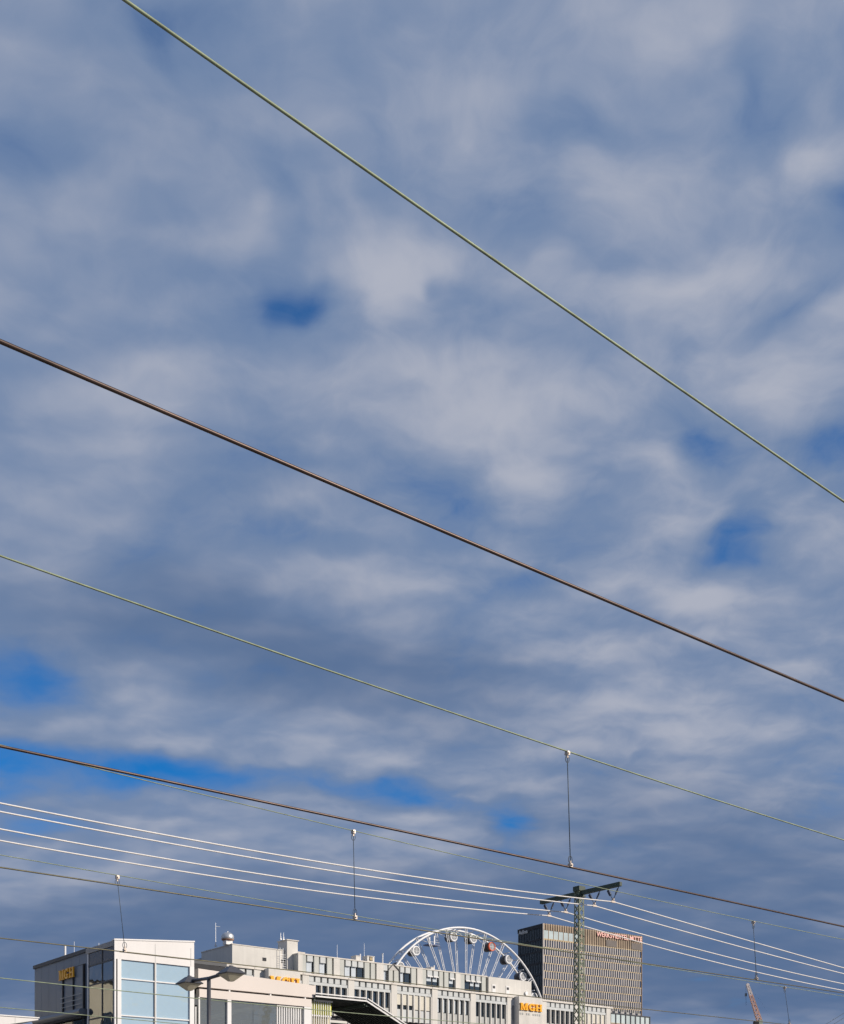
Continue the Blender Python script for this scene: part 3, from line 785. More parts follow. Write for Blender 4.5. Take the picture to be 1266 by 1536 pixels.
# inside the stair tower: landings and sunlit back walls seen through the flank, plus added stand-ins for reflections
m_in = mat('cream_interior', (.72, .66, .52), .8, var=.05)
m_lime = mat('white_interior', (.80, .80, .80), .8, var=.04)
ym = sdep - .45
levels = [zf[1]] + zg[2:]
rs = random.Random(11)
for i, z in enumerate(levels):
    bpart('landing', stair, m_lime, .5 if i % 2 else 2.4, 1.6 if i % 2 else sW - .4, 1.2, ym + .1, z - .08, z + .04)
    za, zb_ = z + .1, z + rowh * .96
    xa, xb = (1.3, sW - 1.2) if i % 2 else (sW - 1.2, 1.3)
    MB().bar((xa, .95, za), (xb, .95, zb_), .6, .22).build('stair_flight', m_lime, stair)
    if i: MB().tube([(xa, .60, za + .8), (xb, .60, zb_ + .8)], .035, 6).build('handrail', m_whiteframe, stair)
    for q, (f0_, f1_) in enumerate(((.0, .36), (.5, .86))):
        bpart('reflection_panel', stair, m_in, .32, 1.25 - .3 * q, .9 + 1.15 * q, .96 + 1.15 * q, z + .1 + rowh * f0_, z + rowh * f1_ + .25)  # added cream panels, standing in for a sunlit facade mirrored in the flank
    for (xa, xb) in ((gx0, gxm), (gxm + .08, gx1)):
        k0 = rs.uniform(.1, .5); k1 = k0 + rs.uniform(.25, .5)
        xx = xa + (xb - xa) * rs.uniform(.0, .45)
        bpart('blind', stair, m_lime, xx + .05, min(xb - .05, xx + (xb - xa) * rs.uniform(.35, .7)), .26, .28, z + rowh * k0, z + rowh * min(.95, k1))  # added white sheets behind the front panes, imitating pale cloud reflections
bpart('rear_wall', stair, m_lime, 1.35, sW - .3, 1.5, 1.6, 0, zg[0])
bpart('back_wall', stair, m_pent, sW - .28, sW - .12, .25, sdep, 0, zg[0])
bpart('floor', stair, m_plat, .1, sW - .3, .25, sdep, 0.005, .1)

# ------------------------------------------------------------------ slate-blue hall
hall = root('slate_hall', SF.loc(), ANG, 'slate blue clad hall with amber letters on its shaded side wall', 'building')
hy0 = sdep + .28; hy1 = SF.side(49.5)[0]; hz = SF.side(49.5, 1450.5)[1]
bpart('core', hall, m_joint, .16, 9, hy0, hy1 - .02, 0, hz - .1)
edges = np.linspace(hy0, hy1, 8)
wy0, wy1 = SF.side(125)[0], SF.side(94.5)[0]
zwin = SF.side(110, 1466)[1]
for a, b in zip(edges[:-1], edges[1:]):
    bpart('cladding_panel', hall, m_darkclad, .10, .155, a + .012, b - .012, 0, hz - .12)
MB().box(.02, 9.1, hy0 - .02, hy1 + .06, hz - .13, hz + .08).build('coping', m_darkcop, hall)
bpart('window_surround', hall, m_darkcop, .075, .098, wy0 - .08, wy1 + .08, 2, SF.side(125, 1445)[1])
for a, b in ((wy0, (wy0 + wy1)/2 - .06), ((wy0 + wy1)/2 + .06, wy1)):
    bpart('window', hall, m_darkclad, .055, .074, a + .06, b - .02, 2.1, SF.side(125, 1446.5)[1])
    bpart('window_bar', hall, m_joint, -.02, .05, b - .02, b + .10, 2.1, zwin + .2)
bpart('window_bar', hall, m_joint, -.02, .05, wy0 - .06, wy0 + .06, 2.1, SF.side(125, 1446)[1])
for y in (1498, 1505.5, 1512.5):
    z = SF.side(95, y)[1]
    bpart('rail', hall, m_spand, -.12, -.08, wy0 + .1, wy1 + .1, z - .02, z + .02)
ly0, lz0 = SF.side(90.3, 1471.8); ly1 = SF.side(112.3)[0]; lz1 = SF.side(90.3, 1459.5)[1]
sign('MGH', hall, m_yellow, -ly0, lz0, ly0 - ly1, (lz1 - lz0) * 1.22, -.02, .08, side=True)
zk = SF.side(132, 1508.5, -.35)[1]
can = MB()
n = 8; pr = [(.09, zk - .05)] + [(-.30 - .14 * math.sin(math.pi * q / n), zk - .02 - .40 * q / n) for q in range(n + 1)] + [(.09, zk - .42)]
cy0 = hy0 + .06
vs = [(x, cy0, z) for x, z in pr] + [(x, hy1 - 1.0, z) for x, z in pr]; m_ = len(pr)
can.add(vs, [tuple(range(m_)), tuple(range(2*m_-1, m_-1, -1))] + [(i, i + m_, (i+1) % m_ + m_, (i+1) % m_) for i in range(m_)])
can.build('canopy', mat('blue_grey_metal', (.17, .19, .22), .4, metal=.3, var=.06), hall)
bpart('canopy_soffit', hall, m_joint, -.26, .09, cy0 + .1, hy1 - 1.1, zk - .55, zk - .43)
bpart('entrance_glazing', hall, m_darkglass, -.02, .0, hy0 + .2, hy1 - 1.3, .2, zk - .56)
def hw_(xl, yl, z): return (SF.ox + SF.c * xl - SF.s * yl, SF.oy + SF.s * xl + SF.c * yl, z)
rt = root('flue_pipe', hw_(.6, SF.side(97.6, YH, .6)[0], hz + .08), ANG, 'short white flue pipe on the slate hall roof edge', 'flue')
z1 = SF.side(97.6, 1418.5, .6)[1] - hz - .08
MB().tube([(0, 0, 0), (0, 0, z1)], .068, 12).build('pipe', m_whiteframe, rt); MB().tube([(0, 0, z1), (0, 0, z1 + .05)], .10, 12).build('rain_cap', m_joint, rt)
for px, yt_, lb in ((111.3, 1412.5, 'thin lightning rod on the slate hall beside its white flue'), (148.3, 1414.5, 'tiny lightning rod on the stair tower roof edge')):
    yl = SF.side(px, YH, .5)[0]; zz_ = SF.side(px, yt_, .5)[1]; zb = hz + .08 if px < 130 else z0_ - .05
    rt = root('lightning_rod', hw_(.5, yl, zb), ANG, lb, 'lightning rod')
    MB().tube([(0, 0, 0), (0, 0, zz_ - zb)], .012, 6).build('rod', m_galv, rt); MB().box(-.08, .08, -.08, .08, 0, .06).build('foot', m_conc, rt)
# pointed white platform roof reaching in beside the hall
yr = -9.0
qa, qb, qc = SF.survey(-120, 1511.5, yr), SF.survey(57.5, 1527.0, yr), SF.survey(-120, 1570, yr)
tipz = qb[1]
annex = root('pointed_canopy', hw_(0, yr, 0), ANG, 'white pointed canopy fascia reaching in beside the slate hall', 'canopy')
qm = SF.survey(17, 1536.2, yr)
MB().prism_xz([(qc[0], qm[1] - .35), (qm[0] - 1.0, qm[1] - .20), (qb[0], tipz - .09), (qb[0], tipz - .02), (qa[0], tipz - .02)], 0, 2.6).build('fascia', m_white, annex)
MB().prism_xz([(qa[0], tipz - .016), (qb[0] + .04, tipz - .016), (qb[0] + .04, tipz + .035), (qa[0], tipz + .035)], -.04, 2.64).build('coping', m_whiteframe, annex)
xj = SF.survey(22.5, 1527, yr)[0]
bpart('fascia_joint', annex, m_spand, xj, xj + .012, -.006, -.0015, qm[1] - .0, tipz - .03)
bpart('post', annex, m_greymetal, qa[0] + .5, qa[0] + .7, 1.2, 1.4, 0, qm[1] - .3)

# ------------------------------------------------------------------ cream house beside the hall: seen mirrored in the stair tower's flank
hx0, hy_ = -22.0, 31.0
house = root('cream_house', hw_(hx0, hy_, 0), ANG, 'cream rendered house mirrored in the stair tower flank glass', 'building')
m_house = mat('cream_house_render', (.70, .62, .46), .85, var=.06, vscale=.4, streak=.15)
bpart('wall', house, m_house, 0, 15.5, 0, 11, 0, 16.2)
MB().add([(-.4, -.4, 16.2), (15.9, -.4, 16.2), (15.9, 11.4, 16.2), (-.4, 11.4, 16.2), (2.5, 5.5, 16.9), (13, 5.5, 16.9)], [(0, 3, 2, 1), (0, 1, 5, 4), (1, 2, 5), (2, 3, 4, 5), (3, 0, 4)]).build('roof', m_darkcop, house)
for fl in range(4):
    for j in range(6):
        x, z = 1.2 + j * 2.35, 1.8 + fl * 3.4
        bpart('window', house, m_winglass, x, x + 1.15, -.05, -.004, z, z + 1.6)
        bpart('sill', house, m_whiteframe, x - .1, x + 1.25, -.14, -.003, z - .14, z - .02)

# ------------------------------------------------------------------ white pavilion with windows
yv = .5
pav = root('white_pavilion', SF.loc(), ANG, 'white pavilion with sloping fascia, dark slit and large windows behind the street lamp', 'building')
S = lambda x, y=YH, yl=yv: SF.survey(x, y, yl)
pa, pb = S(296)[0], S(472)[0]
fz0, fz1 = S(296, 1453)[1], S(472, 1479)[1]; sl = S(299, 1480.6)[1]
MB().prism_xz([(pa, sl + .0), (pb, sl), (pb, fz1), (pa, fz0)], yv - .12, yv + .3).build('fascia', m_cream, pav)
zl1 = sl - .11; zl0 = S(299, 1495.8)[1]
bpart('slit', pav, m_joint, pa + .1, pb, yv + .12, yv + .3, zl1, sl - .002)
for x in (343.5, 405, 457): s_ = S(x)[0]; bpart('bracket', pav, m_whiteframe, s_ - .05, s_ + .05, yv - .08, yv + .11, zl1 + .002, sl - .004)
bpart('lintel', pav, m_cream, pa + .08, S(466)[0], yv - .10, yv + .3, zl0, zl1)
for a, b in ((296.6, 299.2), (340, 346.2), (455, 466)):
    bpart('post', pav, m_whiteframe, S(a)[0] + .01, S(b)[0] - .01, yv - .09, yv + .25, 0, zl0 - .004)
for a, b in ((299.2, 340), (346.2, 380.5), (380.5, 415)):
    w_ = bpart('window', pav, m_pavglass, S(a)[0], S(b)[0] - .02, yv + .06, yv + .08, zl0 - 3.6, zl0 - .004)
    bpart('sill', pav, m_whiteframe, S(a)[0], S(b)[0] - .02, yv - .02, yv + .2, zl0 - 3.8, zl0 - 3.62)
bpart('window', pav, m_pavglass, S(415)[0], S(455)[0], yv + .20, yv + .22, zl0 - 3.6, zl0 - .004)
lv0, lv1 = S(415.5)[0], S(454)[0]
for j in range(11):
    a = lv0 + (lv1 - lv0) * j / 11
    bpart('louvre', pav, m_whiteframe, a, a + .07, yv + .02, yv + .12, zl0 - 3.6, zl0 - .08)
bpart('louvre_rail', pav, m_whiteframe, lv0, lv1, yv + .0, yv + .015, zl0 - .12, zl0 - .05)
bpart('wall', pav, m_cream, pa + .1, pb - .05, yv + .0, yv + .3, 0, zl0 - 3.82)
bpart('back_wall', pav, m_conc2, pa, pb, yv + 2.6, yv + 2.8, 0, sl)
bpart('ceiling', pav, m_spand, pa, pb - .1, yv + .31, yv + 5.0, zl0 + .02, zl0 + .2)
bpart('roof', pav, m_greymetal, pa, pb, yv + .31, yv + 5.3, sl + .02, sl + .2)
bpart('floor', pav, m_plat, pa, pb - .1, yv + .31, yv + 5.0, zl0 - 3.9, zl0 - 3.75)
bpart('inner_beam', pav, m_darkclad, pa + .2, S(415)[0], yv + 2.1, yv + 2.5, zl0 - .75, zl0 - .45)
(b0, bz0), (b1, bz1) = S(299, 1530, yv + .32), S(412, 1504, yv + .32)
MB().bar((b0, yv + .32, bz0), (b1, yv + .32, bz1), .12, .24).build('inner_brace', m_in, pav)
(b0, bz0), (b1, bz1) = S(299, 1541, yv + .42), S(412, 1516, yv + .42)
MB().bar((b0, yv + .42, bz0), (b1, yv + .42, bz1), .12, .30).build('inner_brace', m_darkclad, pav)
(b0, bz0), (b1, bz1) = S(381.5, 1520.5, yv + .25), S(396, 1509, yv + .25)
bpart('white_board', pav, m_whiteframe, b0, b1, yv + .25, yv + .28, bz0, bz1)
MB().prism_xz([S(383, 1560, yv + .30), S(380, 1523, yv + .30), S(391, 1523, yv + .30)], yv + .30, yv + .33).build('white_pennant', m_whiteframe, pav)
for j in range(7):
    a = S(347 + j * 4.6, YH, yv + .9)[0]
    bpart('inner_blind', pav, m_curtain, a, a + .13, yv + .9, yv + .94, zl0 - 3.7, zl0 - 1.1)
# grey duct and pipes in the gap beside the stair tower
rt = root('drain_pipe', hw_(S(293.2, YH, .3)[0], .3, 0), ANG, 'white drain pipe with dark brackets in the gap beside the pavilion', 'pipe')
MB().tube([(0, 0, 0), (0, 0, zl0 - .6)], .055, 10).build('pipe', m_whiteframe, rt)
MB().box(-.10, -.065, -.02, .1, 0, zl0 + .6).box(.075, .11, -.02, .1, 0, zl0 - .4).build('channel', m_joint, rt)
MB().box(-.12, .14, -.05, .1, zl0 - .5, zl0 - .1).build('bracket', m_darkcop, rt)
MB().box(-.10, .12, -.10, .12, zl0 + .55, zl0 + .95).build('floodlight', mat('bronze_box', (.20, .14, .08), .5, var=.2), rt)

# yellow slat screen
scr = root('slat_screen', SF.loc(), ANG, 'pale vertical slat screen with lime yellow backing beside the pavilion', 'screen')
ys = .75
a, b = SF.survey(467.5, YH, ys)[0], SF.survey(498, YH, ys)[0]; zs1 = SF.survey(480, 1502.5, ys)[1]
n = 9
for j in range(n):
    x = a + (b - a) * j / n
    bpart('slat', scr, m_whiteframe, x, x + .05, ys, ys + .04, 5.5, zs1)
bpart('back_panel', scr, mat('lime_panel', (.62, .64, .05), .6, var=.1), a, b, ys + .08, ys + .11, zs1 - .82, zs1 - .06)
bpart('back_panel', scr, mat('straw_panel', (.55, .50, .33), .7, var=.1), a, b, ys + .22, ys + .25, 5.5, zs1 - .86)
bpart('rail', scr, m_whiteframe, a, b, ys + .045, ys + .07, zs1 - .92, zs1 - .84)
bpart('rail', scr, m_whiteframe, a - .05, b + .05, ys - .02, ys + .07, zs1 + .004, zs1 + .12)
for x in (a + .1, b - .1): bpart('post', scr, m_greymetal, x, x + .1, ys + .26, ys + .36, 0, zs1)

# stair canopy
cano = root('stair_canopy', SF.loc(), ANG, 'dark ribbed stair canopy with white edge trim bending downward', 'canopy')
yc0, W_ = .25, 4.4
P0 = SF.survey(472.5, 1494.2, yc0); P1 = SF.survey(549, 1503.2, yc0); P2 = SF.survey(640, 1562.5, yc0)
P0 = (P0[0], (P0[1] + P1[1]) / 2); P1 = (P1[0], P0[1])
kx = (P2[0] - P1[0]); kz = (P2[1] - P1[1])
while P1[1] + kz * 1.0 > 2.6: kx *= 1.15; kz *= 1.15
P2 = (P1[0] + kx, P1[1] + kz)
th = .12; m_roof = mat('dark_ribbed_soffit', (.035, .042, .036), .6, var=.15)
for (a, b) in ((P0, P1), (P1, P2)):
    dx, dz = b[0] - a[0], b[1] - a[1]; ln = math.hypot(dx, dz); nx, nz = -dz / ln, dx / ln
    MB().add([(a[0], yc0, a[1]), (b[0], yc0, b[1]), (b[0], yc0 + W_, b[1]), (a[0], yc0 + W_, a[1]),
              (a[0] + nx*th, yc0, a[1] + nz*th), (b[0] + nx*th, yc0, b[1] + nz*th), (b[0] + nx*th, yc0 + W_, b[1] + nz*th), (a[0] + nx*th, yc0 + W_, a[1] + nz*th)],
             [(0,3,2,1),(4,5,6,7),(0,1,5,4),(1,2,6,5),(2,3,7,6),(3,0,4,7)]).build('roof_deck', m_roof, cano)
    for j in range(15):
        y = yc0 + .2 + (W_ - .4) * j / 14
        MB().bar((a[0] - nx*.05, y, a[1] - nz*.05), (b[0] - nx*.05, y, b[1] - nz*.05), .07, .09).build('rib', m_roof, cano)
    nb = max(1, round(ln / 3.2))
    for j in range(nb + 1):
        f = j / nb * .98 + .01
        c = (a[0] + dx * f - nx*.16, a[1] + dz * f - nz*.16)
        MB().bar((c[0], yc0 + .1, c[1]), (c[0], yc0 + W_ - .1, c[1]), .10, .12).build('crossbeam', m_dgreen, cano)
    for o_, t_, mm in ((.03, .09, m_whiteframe), (.14, .03, m_joint), (.21, .07, m_whiteframe)):
        MB().bar((a[0] + nx*o_, yc0 - .05, a[1] + nz*o_), (b[0] + nx*o_, yc0 - .05, b[1] + nz*o_), .06 if mm != m_joint else .03, t_).build('edge_trim', mm, cano)
    MB().bar((a[0] + nx*.06, yc0 + W_ + .05, a[1] + nz*.06), (b[0] + nx*.06, yc0 + W_ + .05, b[1] + nz*.06), .06, .22).build('edge_trim', m_greymetal, cano)
for f, y in ((.10, yc0 + W_ - .2), (.95, yc0 + W_ - .2)):
    x = P0[0] + (P1[0] - P0[0]) * f
    bpart('post', cano, m_greymetal, x - .06, x + .06, y - .06, y + .06, 0, P0[1] - .2)
bpart('stair_wall', cano, m_conc, P0[0] + .3, P1[0] - .6, yc0 + W_ + .2, yc0 + W_ + .4, 0, P0[1] - .9)

# ------------------------------------------------------------------ platform lamp
LF = Frame.at(313.3, 26.7)
lamp = root('platform_lamp', (LF.ox, LF.oy, .76), ANG, 'grey twin-head platform lamp with pyramid shades on a slim pole', 'lamp')
def lz(z): return z - .76
m_lampm = mat('lamp_grey_metal', (.10, .10, .108), .38, metal=.4, var=.08)
m_bowl = mat('milky_lamp_bowl', (.80, .74, .58), .25, spec=.6, var=.10, vscale=8)
_nt = m_bowl.node_tree; _tl = _nt.nodes.new('ShaderNodeBsdfTranslucent'); _tl.inputs[0].default_value = (.85, .78, .60, 1)
_mx = _nt.nodes.new('ShaderNodeMixShader'); _mx.inputs[0].default_value = .5
_nt.links.new(_nt.nodes['Principled BSDF'].outputs[0], _mx.inputs[1]); _nt.links.new(_tl.outputs[0], _mx.inputs[2])
_nt.links.new(_mx.outputs[0], [n for n in _nt.nodes if n.type == 'OUTPUT_MATERIAL'][0].inputs[0])
MB().tube([(0, 0, 0), (0, 0, lz(4)), (0, 0, lz(6.36))], [.062, .052, .045], 14).build('pole', m_lampm, lamp, True)
MB().tube([(0, 0, 0), (0, 0, .03)], .16, 14).build('base_plate', m_lampm, lamp)
MB().tube([(0, -1.0, lz(6.37)), (0, 0, lz(6.335)), (0, .95, lz(6.375))], .040, 10).build('arm', m_lampm, lamp, True)
for yl in (-1.02, .95):
    hd = obj('lamp_head', MB().add([(-.245, yl-.245, lz(6.32)), (.245, yl-.245, lz(6.32)), (.245, yl+.245, lz(6.32)), (-.245, yl+.245, lz(6.32)),
              (-.07, yl-.07, lz(6.475)), (.07, yl-.07, lz(6.475)), (.07, yl+.07, lz(6.475)), (-.07, yl+.07, lz(6.475)),
              (-.235, yl-.235, lz(6.302)), (.235, yl-.235, lz(6.302)), (.235, yl+.235, lz(6.302)), (-.235, yl+.235, lz(6.302))],
              [(4,5,6,7),(0,1,5,4),(1,2,6,5),(2,3,7,6),(3,0,4,7),(0,8,9,1),(1,9,10,2),(2,10,11,3),(3,11,8,0),(8,11,10,9)]).mesh('lamp_head', m_lampm), lamp)
    s_ = .21
    MB().add([(-s_, yl-s_, lz(6.30)), (s_, yl-s_, lz(6.30)), (s_, yl+s_, lz(6.30)), (-s_, yl+s_, lz(6.30)), (-.05, yl-.05, lz(6.150)), (.05, yl-.05, lz(6.150)), (.05, yl+.05, lz(6.150)), (-.05, yl+.05, lz(6.150))],
             [(0,1,2,3),(4,7,6,5),(0,4,5,1),(1,5,6,2),(2,6,7,3),(3,7,4,0)]).build('bowl', m_bowl, hd)
    MB().tube([(0, yl, lz(6.475)), (0, yl, lz(6.50))], .05, 10).build('finial', m_lampm, hd)

# ------------------------------------------------------------------ ferris wheel
WA = R(38.3)
fx, fy = (703 - CX) / FPX * 400, 400.0
RW, ZW = 38.4, ZC + (YH - 1560.5) * 400 / FPX
hb = 2.85
wc = (fx - math.sin(WA) * hb, fy + math.cos(WA) * hb)
wheel = root('ferris_wheel', (wc[0], wc[1], 0), WA, 'white ferris wheel with round-windowed cabins rising behind the office block', 'ferris wheel')
N = 27; STEP = 2 * math.pi / N; OFF = R(4.9)
def wp(q, r, y): return (r * math.sin(q), y, ZW + r * math.cos(q))
def ring(r, y, tr):
    n = 108; mb = MB(); k = 8
    for i in range(n):
        q = 2 * math.pi * i / n
        for j in range(k):
            t = 2 * math.pi * j / k
            mb.v.append(wp(q, r + tr * math.cos(t), y + tr * math.sin(t)))
    for i in range(n):
        for j in range(k):
            mb.f.append((i*k + j, i*k + (j+1) % k, ((i+1) % n)*k + (j+1) % k, ((i+1) % n)*k + j))
    return mb
for y in (-hb, hb): ring(RW, y, .36).build('rim', m_steelwhite, wheel, True)
MB().tube([(0, -3.4, ZW), (0, 3.4, ZW)], 1.3, 24).build('axle', m_steelwhite, wheel)
for y in (-1.6, 1.6): MB().tube([(0, y - .3, ZW), (0, y + .3, ZW)], 2.4, 28).build('hub', m_steelwhite, wheel)
m_cab = mat('charcoal_cabin', (.045, .045, .05), .3, var=.1); m_cabo = mat('orange_cabin', (.62, .10, .03), .35, var=.05)
m_cabglass = mat('cabin_glass', (.30, .31, .32), .12, spec=.8, var=.1)
GR = 35.9
def rotpart(name, me, q):
    o = obj(name, me, wheel, (0, 0, ZW)); o.rotation_euler = (0, q, 0); return o
sp = MB(); g = .42
for y0, y1 in ((-hb, -1.6),):
    for d in (-1, 1): sp.tube([(d * .12, y1, 2.2), (d * g, y0, RW - .2)], .13, 6)
    for j in range(1, 9):
        f = j / 9; sp.bar((-(.12 + (g - .12) * f), y1 + (y0 - y1) * f, 2.2 + (RW - 2.4) * f), (.12 + (g - .12) * f, y1 + (y0 - y1) * f, 2.2 + (RW - 2.4) * (f + .03)), .07)
me_a = sp.mesh('spoke', m_steelwhite)
sp2 = MB(); sp2.v = [(x, -y, z) for x, y, z in sp.v]; sp2.f = [tuple(reversed(f)) for f in sp.f]
me_b = sp2.mesh('spoke', m_steelwhite)
st = MB().tube([(0, -hb, RW), (0, hb, RW)], .2, 6).tube([(0, -hb, RW - .2), (2.2, 0, RW - 3.0)], .12, 6).tube([(0, hb, RW - .2), (2.2, 0, RW - 3.0)], .12, 6).mesh('rim_strut', m_steelwhite)
for k in range(N):
    q = OFF + STEP * (k + .5)
    rotpart('spoke', me_a, q); rotpart('spoke', me_b, q); rotpart('rim_strut', st, q)
bodies = {}
def cabin_meshes(mm):
    if mm.name in bodies: return bodies[mm.name]
    mb = MB(); k = 20; prof = [(1.3, -1.55), (1.58, -1.3), (1.66, 0), (1.58, 1.6), (1.25, 1.9)]
    mb.lathe(prof, k); mb.v = [(x, z, y) for x, y, z in mb.v]; mb.f = [tuple(reversed(f)) for f in mb.f]
    rg = MB(); 
    o = []
    for i in range(k):
        t = 2 * math.pi * i / k
        for rr, yy in ((1.66, -1.2), (1.60, -1.68), (1.22, -1.72), (1.22, -1.48)): rg.v.append((rr * math.cos(t), yy, rr * math.sin(t)))
    for i in range(k):
        for j in range(3): rg.f.append((i*4 + j, ((i+1) % k)*4 + j, ((i+1) % k)*4 + j + 1, i*4 + j + 1))
    gl = MB().tube([(0, -1.50, 0), (0, -1.62, 0)], 1.20, 20)
    hg = MB().tube([(0, -1.7, 2.4), (0, 1.7, 2.4)], .16, 8).tube([(-.7, 0, 1.2), (0, 0, 2.4), (.7, 0, 1.2)], .10, 6)
    mu = MB().box(-.05, .05, -1.68, -1.62, -1.05, 1.05).box(-1.05, 1.05, -1.68, -1.62, -.2, -.1)
    bodies[mm.name] = (mb.mesh('cabin_body', m_cab, True), rg.mesh('cabin_ring', m_steelwhite if mm is m_cab else m_cabo, True), gl.mesh('cabin_window', m_cabglass), hg.mesh('cabin_hanger', m_steelwhite), mu.mesh('window_bar', m_steelwhite))
    return bodies[mm.name]
for k in range(N):
    q = OFF + STEP * k
    p = wp(q, GR + 2.0, 0)
    if k == N - 2:                                    # this place has a service platform instead of a cabin
        g_ = obj('service_platform', MB().box(-2.3, 2.3, -1.6, 1.6, -.35, .0).mesh('service_platform', mat('blue_platform', (.10, .13, .24), .5)), wheel, (p[0], p[1], p[2] - 3.6))
        for xx in (-.9, 1.2): obj('hanger', MB().box(xx - .2, xx + .2, -.2, .2, .0, 3.4).mesh('hanger', m_steelwhite), g_)
        obj('railing', MB().tube([(-2.2, -1.5, .7), (2.2, -1.5, .7)], .06, 6).mesh('railing', m_steelwhite), g_)
        continue
    mm = m_cabo if k == 1 else m_cab
    b_, r_, gl_, hg_, mu_ = cabin_meshes(mm)
    cb = obj('cabin', b_, wheel, (p[0], p[1], p[2] - 2.4))
    if k == 1: cb['label'] = 'cabin with orange window ring'
    for nm, me in (('cabin_ring', r_), ('cabin_window', gl_), ('cabin_hanger', hg_), ('window_bar', mu_)): obj(nm, me, cb)
for sx in (-1, 1):
    for sy in (-1, 1):
        MB().tube([(sx * 1.0, sy * 3.1, ZW), (sx * 17, sy * 9.5, 0)], [.6, .9], 12).build('support_leg', m_steelwhite, wheel)
MB().box(-20, 20, -11, 11, 0.004, .5).build('base', m_conc, wheel)

# ------------------------------------------------------------------ hotel tower
TF = Frame.at(814.5, 430.0, R(90 - 57.5))
tower = root('hotel_tower', TF.loc(), TF.a, 'tall bronze and glass tower with pink rooftop lettering behind the mast', 'tower')
tw = TF.survey(963)[0]; td = TF.side(776.2)[0]; tz = ZC + (YH - 1384.6) * 430 / FPX
m_bronze = mat('bronze_fin', (.24, .165, .105), .5, metal=.25, var=.25, vscale=.35)
m_pale = mat('pale_bronze_pier', (.40, .365, .34), .55, var=.18, vscale=.5)
m_gold = mat('gold_spandrel', (.40, .29, .15), .5, metal=.2, var=.2, vscale=.5)
m_tglass = glass('tower_glass', (.3, .33, .4), .0, body=(.06, .075, .115), wob=.3, f0=.10)
m_lounge = mat('pale_lounge_glass', (.48, .55, .55), .15, spec=.7, var=.15, vscale=.3)
m_tdark = glass('shaded_tower_glass', (.2, .2, .2), .0, body=(.012, .016, .02), wob=.3, f0=.05)  # shade of the unlit flank put into a darker copy of the tower glass
bpart('core', tower, m_joint, .3, tw - .05, .3, td, 0, tz - .4)
bpart('roof', tower, m_bronze, .05, tw, .05, td + .05, tz - .4, tz - .25)
bpart('glazing', tower, m_tglass, .3, tw - .1, .22, .26, 0, tz - 5.8)
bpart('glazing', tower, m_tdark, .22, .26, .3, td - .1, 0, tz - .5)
bpart('corner_fin', tower, m_pale, -.02, .28, -.02, .28, 0, tz)
bpart('corner_fin', tower, m_bronze, tw - .2, tw + .05, -.02, .28, 0, tz)
FP, zfl = 2.90, tz - 5.75; pit = 1.12; nc = int((tw - .5) / pit)
fins = MB(); bands = MB(); lamps_ = MB(); row = 0
z1 = zfl
while z1 > 20:
    z0 = z1 - FP
    o = .35 + (pit / 2 if row % 2 else 0)
    for c in range(nc):
        x = o + c * pit
        if x + .55 > tw - .2: continue
        fins.box(x, x + .46, .0, .22, z0 + .04, z1 - .34)
        lamps_.box(x + .04, x + .46, -.04, .22, z1 - .33, z1 - .02)
    bands.box(.3, tw - .2, .10, .21, z1 - .30, z1 - .04)
    z1 = z0; row += 1
zlast = z1
fins.build('window_pier', m_pale, tower, stuff=True); bands.build('floor_band', m_gold, tower, stuff=True); lamps_.build('spandrel_block', mat('cream_spandrel_block', (.55, .47, .33), .6, var=.1), tower, stuff=True)
bpart('podium_wall', tower, m_pale, .1, tw - .1, .0, .22, 0, zlast)
# crown: brown fins, a row of lounge panes on the left
lz1, lz0_ = tz - 2.5, tz - 5.55
lx1 = TF.survey(868)[0]
pane = (lx1 - .5) / 7
for j in range(7):
    bpart('lounge_pane', tower, m_lounge, .42 + j * pane, .42 + (j + 1) * pane - .22, .10, .14, lz0_, lz1)
    bpart('lounge_mullion', tower, m_bronze, .42 + (j + 1) * pane - .20, .42 + (j + 1) * pane - .02, -.02, .25, lz0_, lz1)
bpart('lounge_sill', tower, m_gold, .3, lx1, -.02, .25, lz0_ - .18, lz0_ - .004)
cf = MB(); cb_ = MB()
x = .32
while x < tw - .6:
    zb = lz1 + .05 if x < lx1 else zfl
    cf.box(x, x + .46, -.06 + .05 * random.random(), .25, zb, tz)
    cb_.box(x + .47, x + 1.11, .14, .25, zb, tz - .02)
    x += 1.12
cf.build('crown_fin', mat('tan_crown_fin', (.33, .245, .16), .55, var=.3, vscale=.25), tower, stuff=True); cb_.build('crown_slot', mat('dark_brown_slot', (.10, .062, .038), .6, var=.3, vscale=.3), tower, stuff=True)
for a, b in ((909, 925), (947, 962)):
    bpart('louvre_panel', tower, mat('grey_brown_louvre', (.12, .10, .09), .6, var=.2, vscale=.8), TF.survey(a)[0], TF.survey(b)[0], -.12, -.055, zfl + .1, zfl + 2.5)
# dark flank: thin fins
ff = MB(); fb = MB(); z1 = tz - 1.6; row = 0
nf = 15; pf = (td - .4) / nf
while z1 > 20:
    for c in range(nf):
        y = .35 + (c + (.5 if row % 2 else 0)) * pf
        if y + .3 < td: ff.box(.05, .22, y, y + .26, z1 - FP * 1.5 + .5, z1)
    fb.box(.02, .21, .28, td, z1 - FP * 1.5 - .1, z1 - FP * 1.5 + .45)
    z1 -= FP * 1.5; row += 1
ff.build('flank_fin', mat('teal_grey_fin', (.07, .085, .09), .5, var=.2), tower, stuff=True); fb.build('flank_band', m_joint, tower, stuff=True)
bpart('flank_crown', tower, m_joint, .03, .22, .3, td, tz - 1.55, tz - .02)
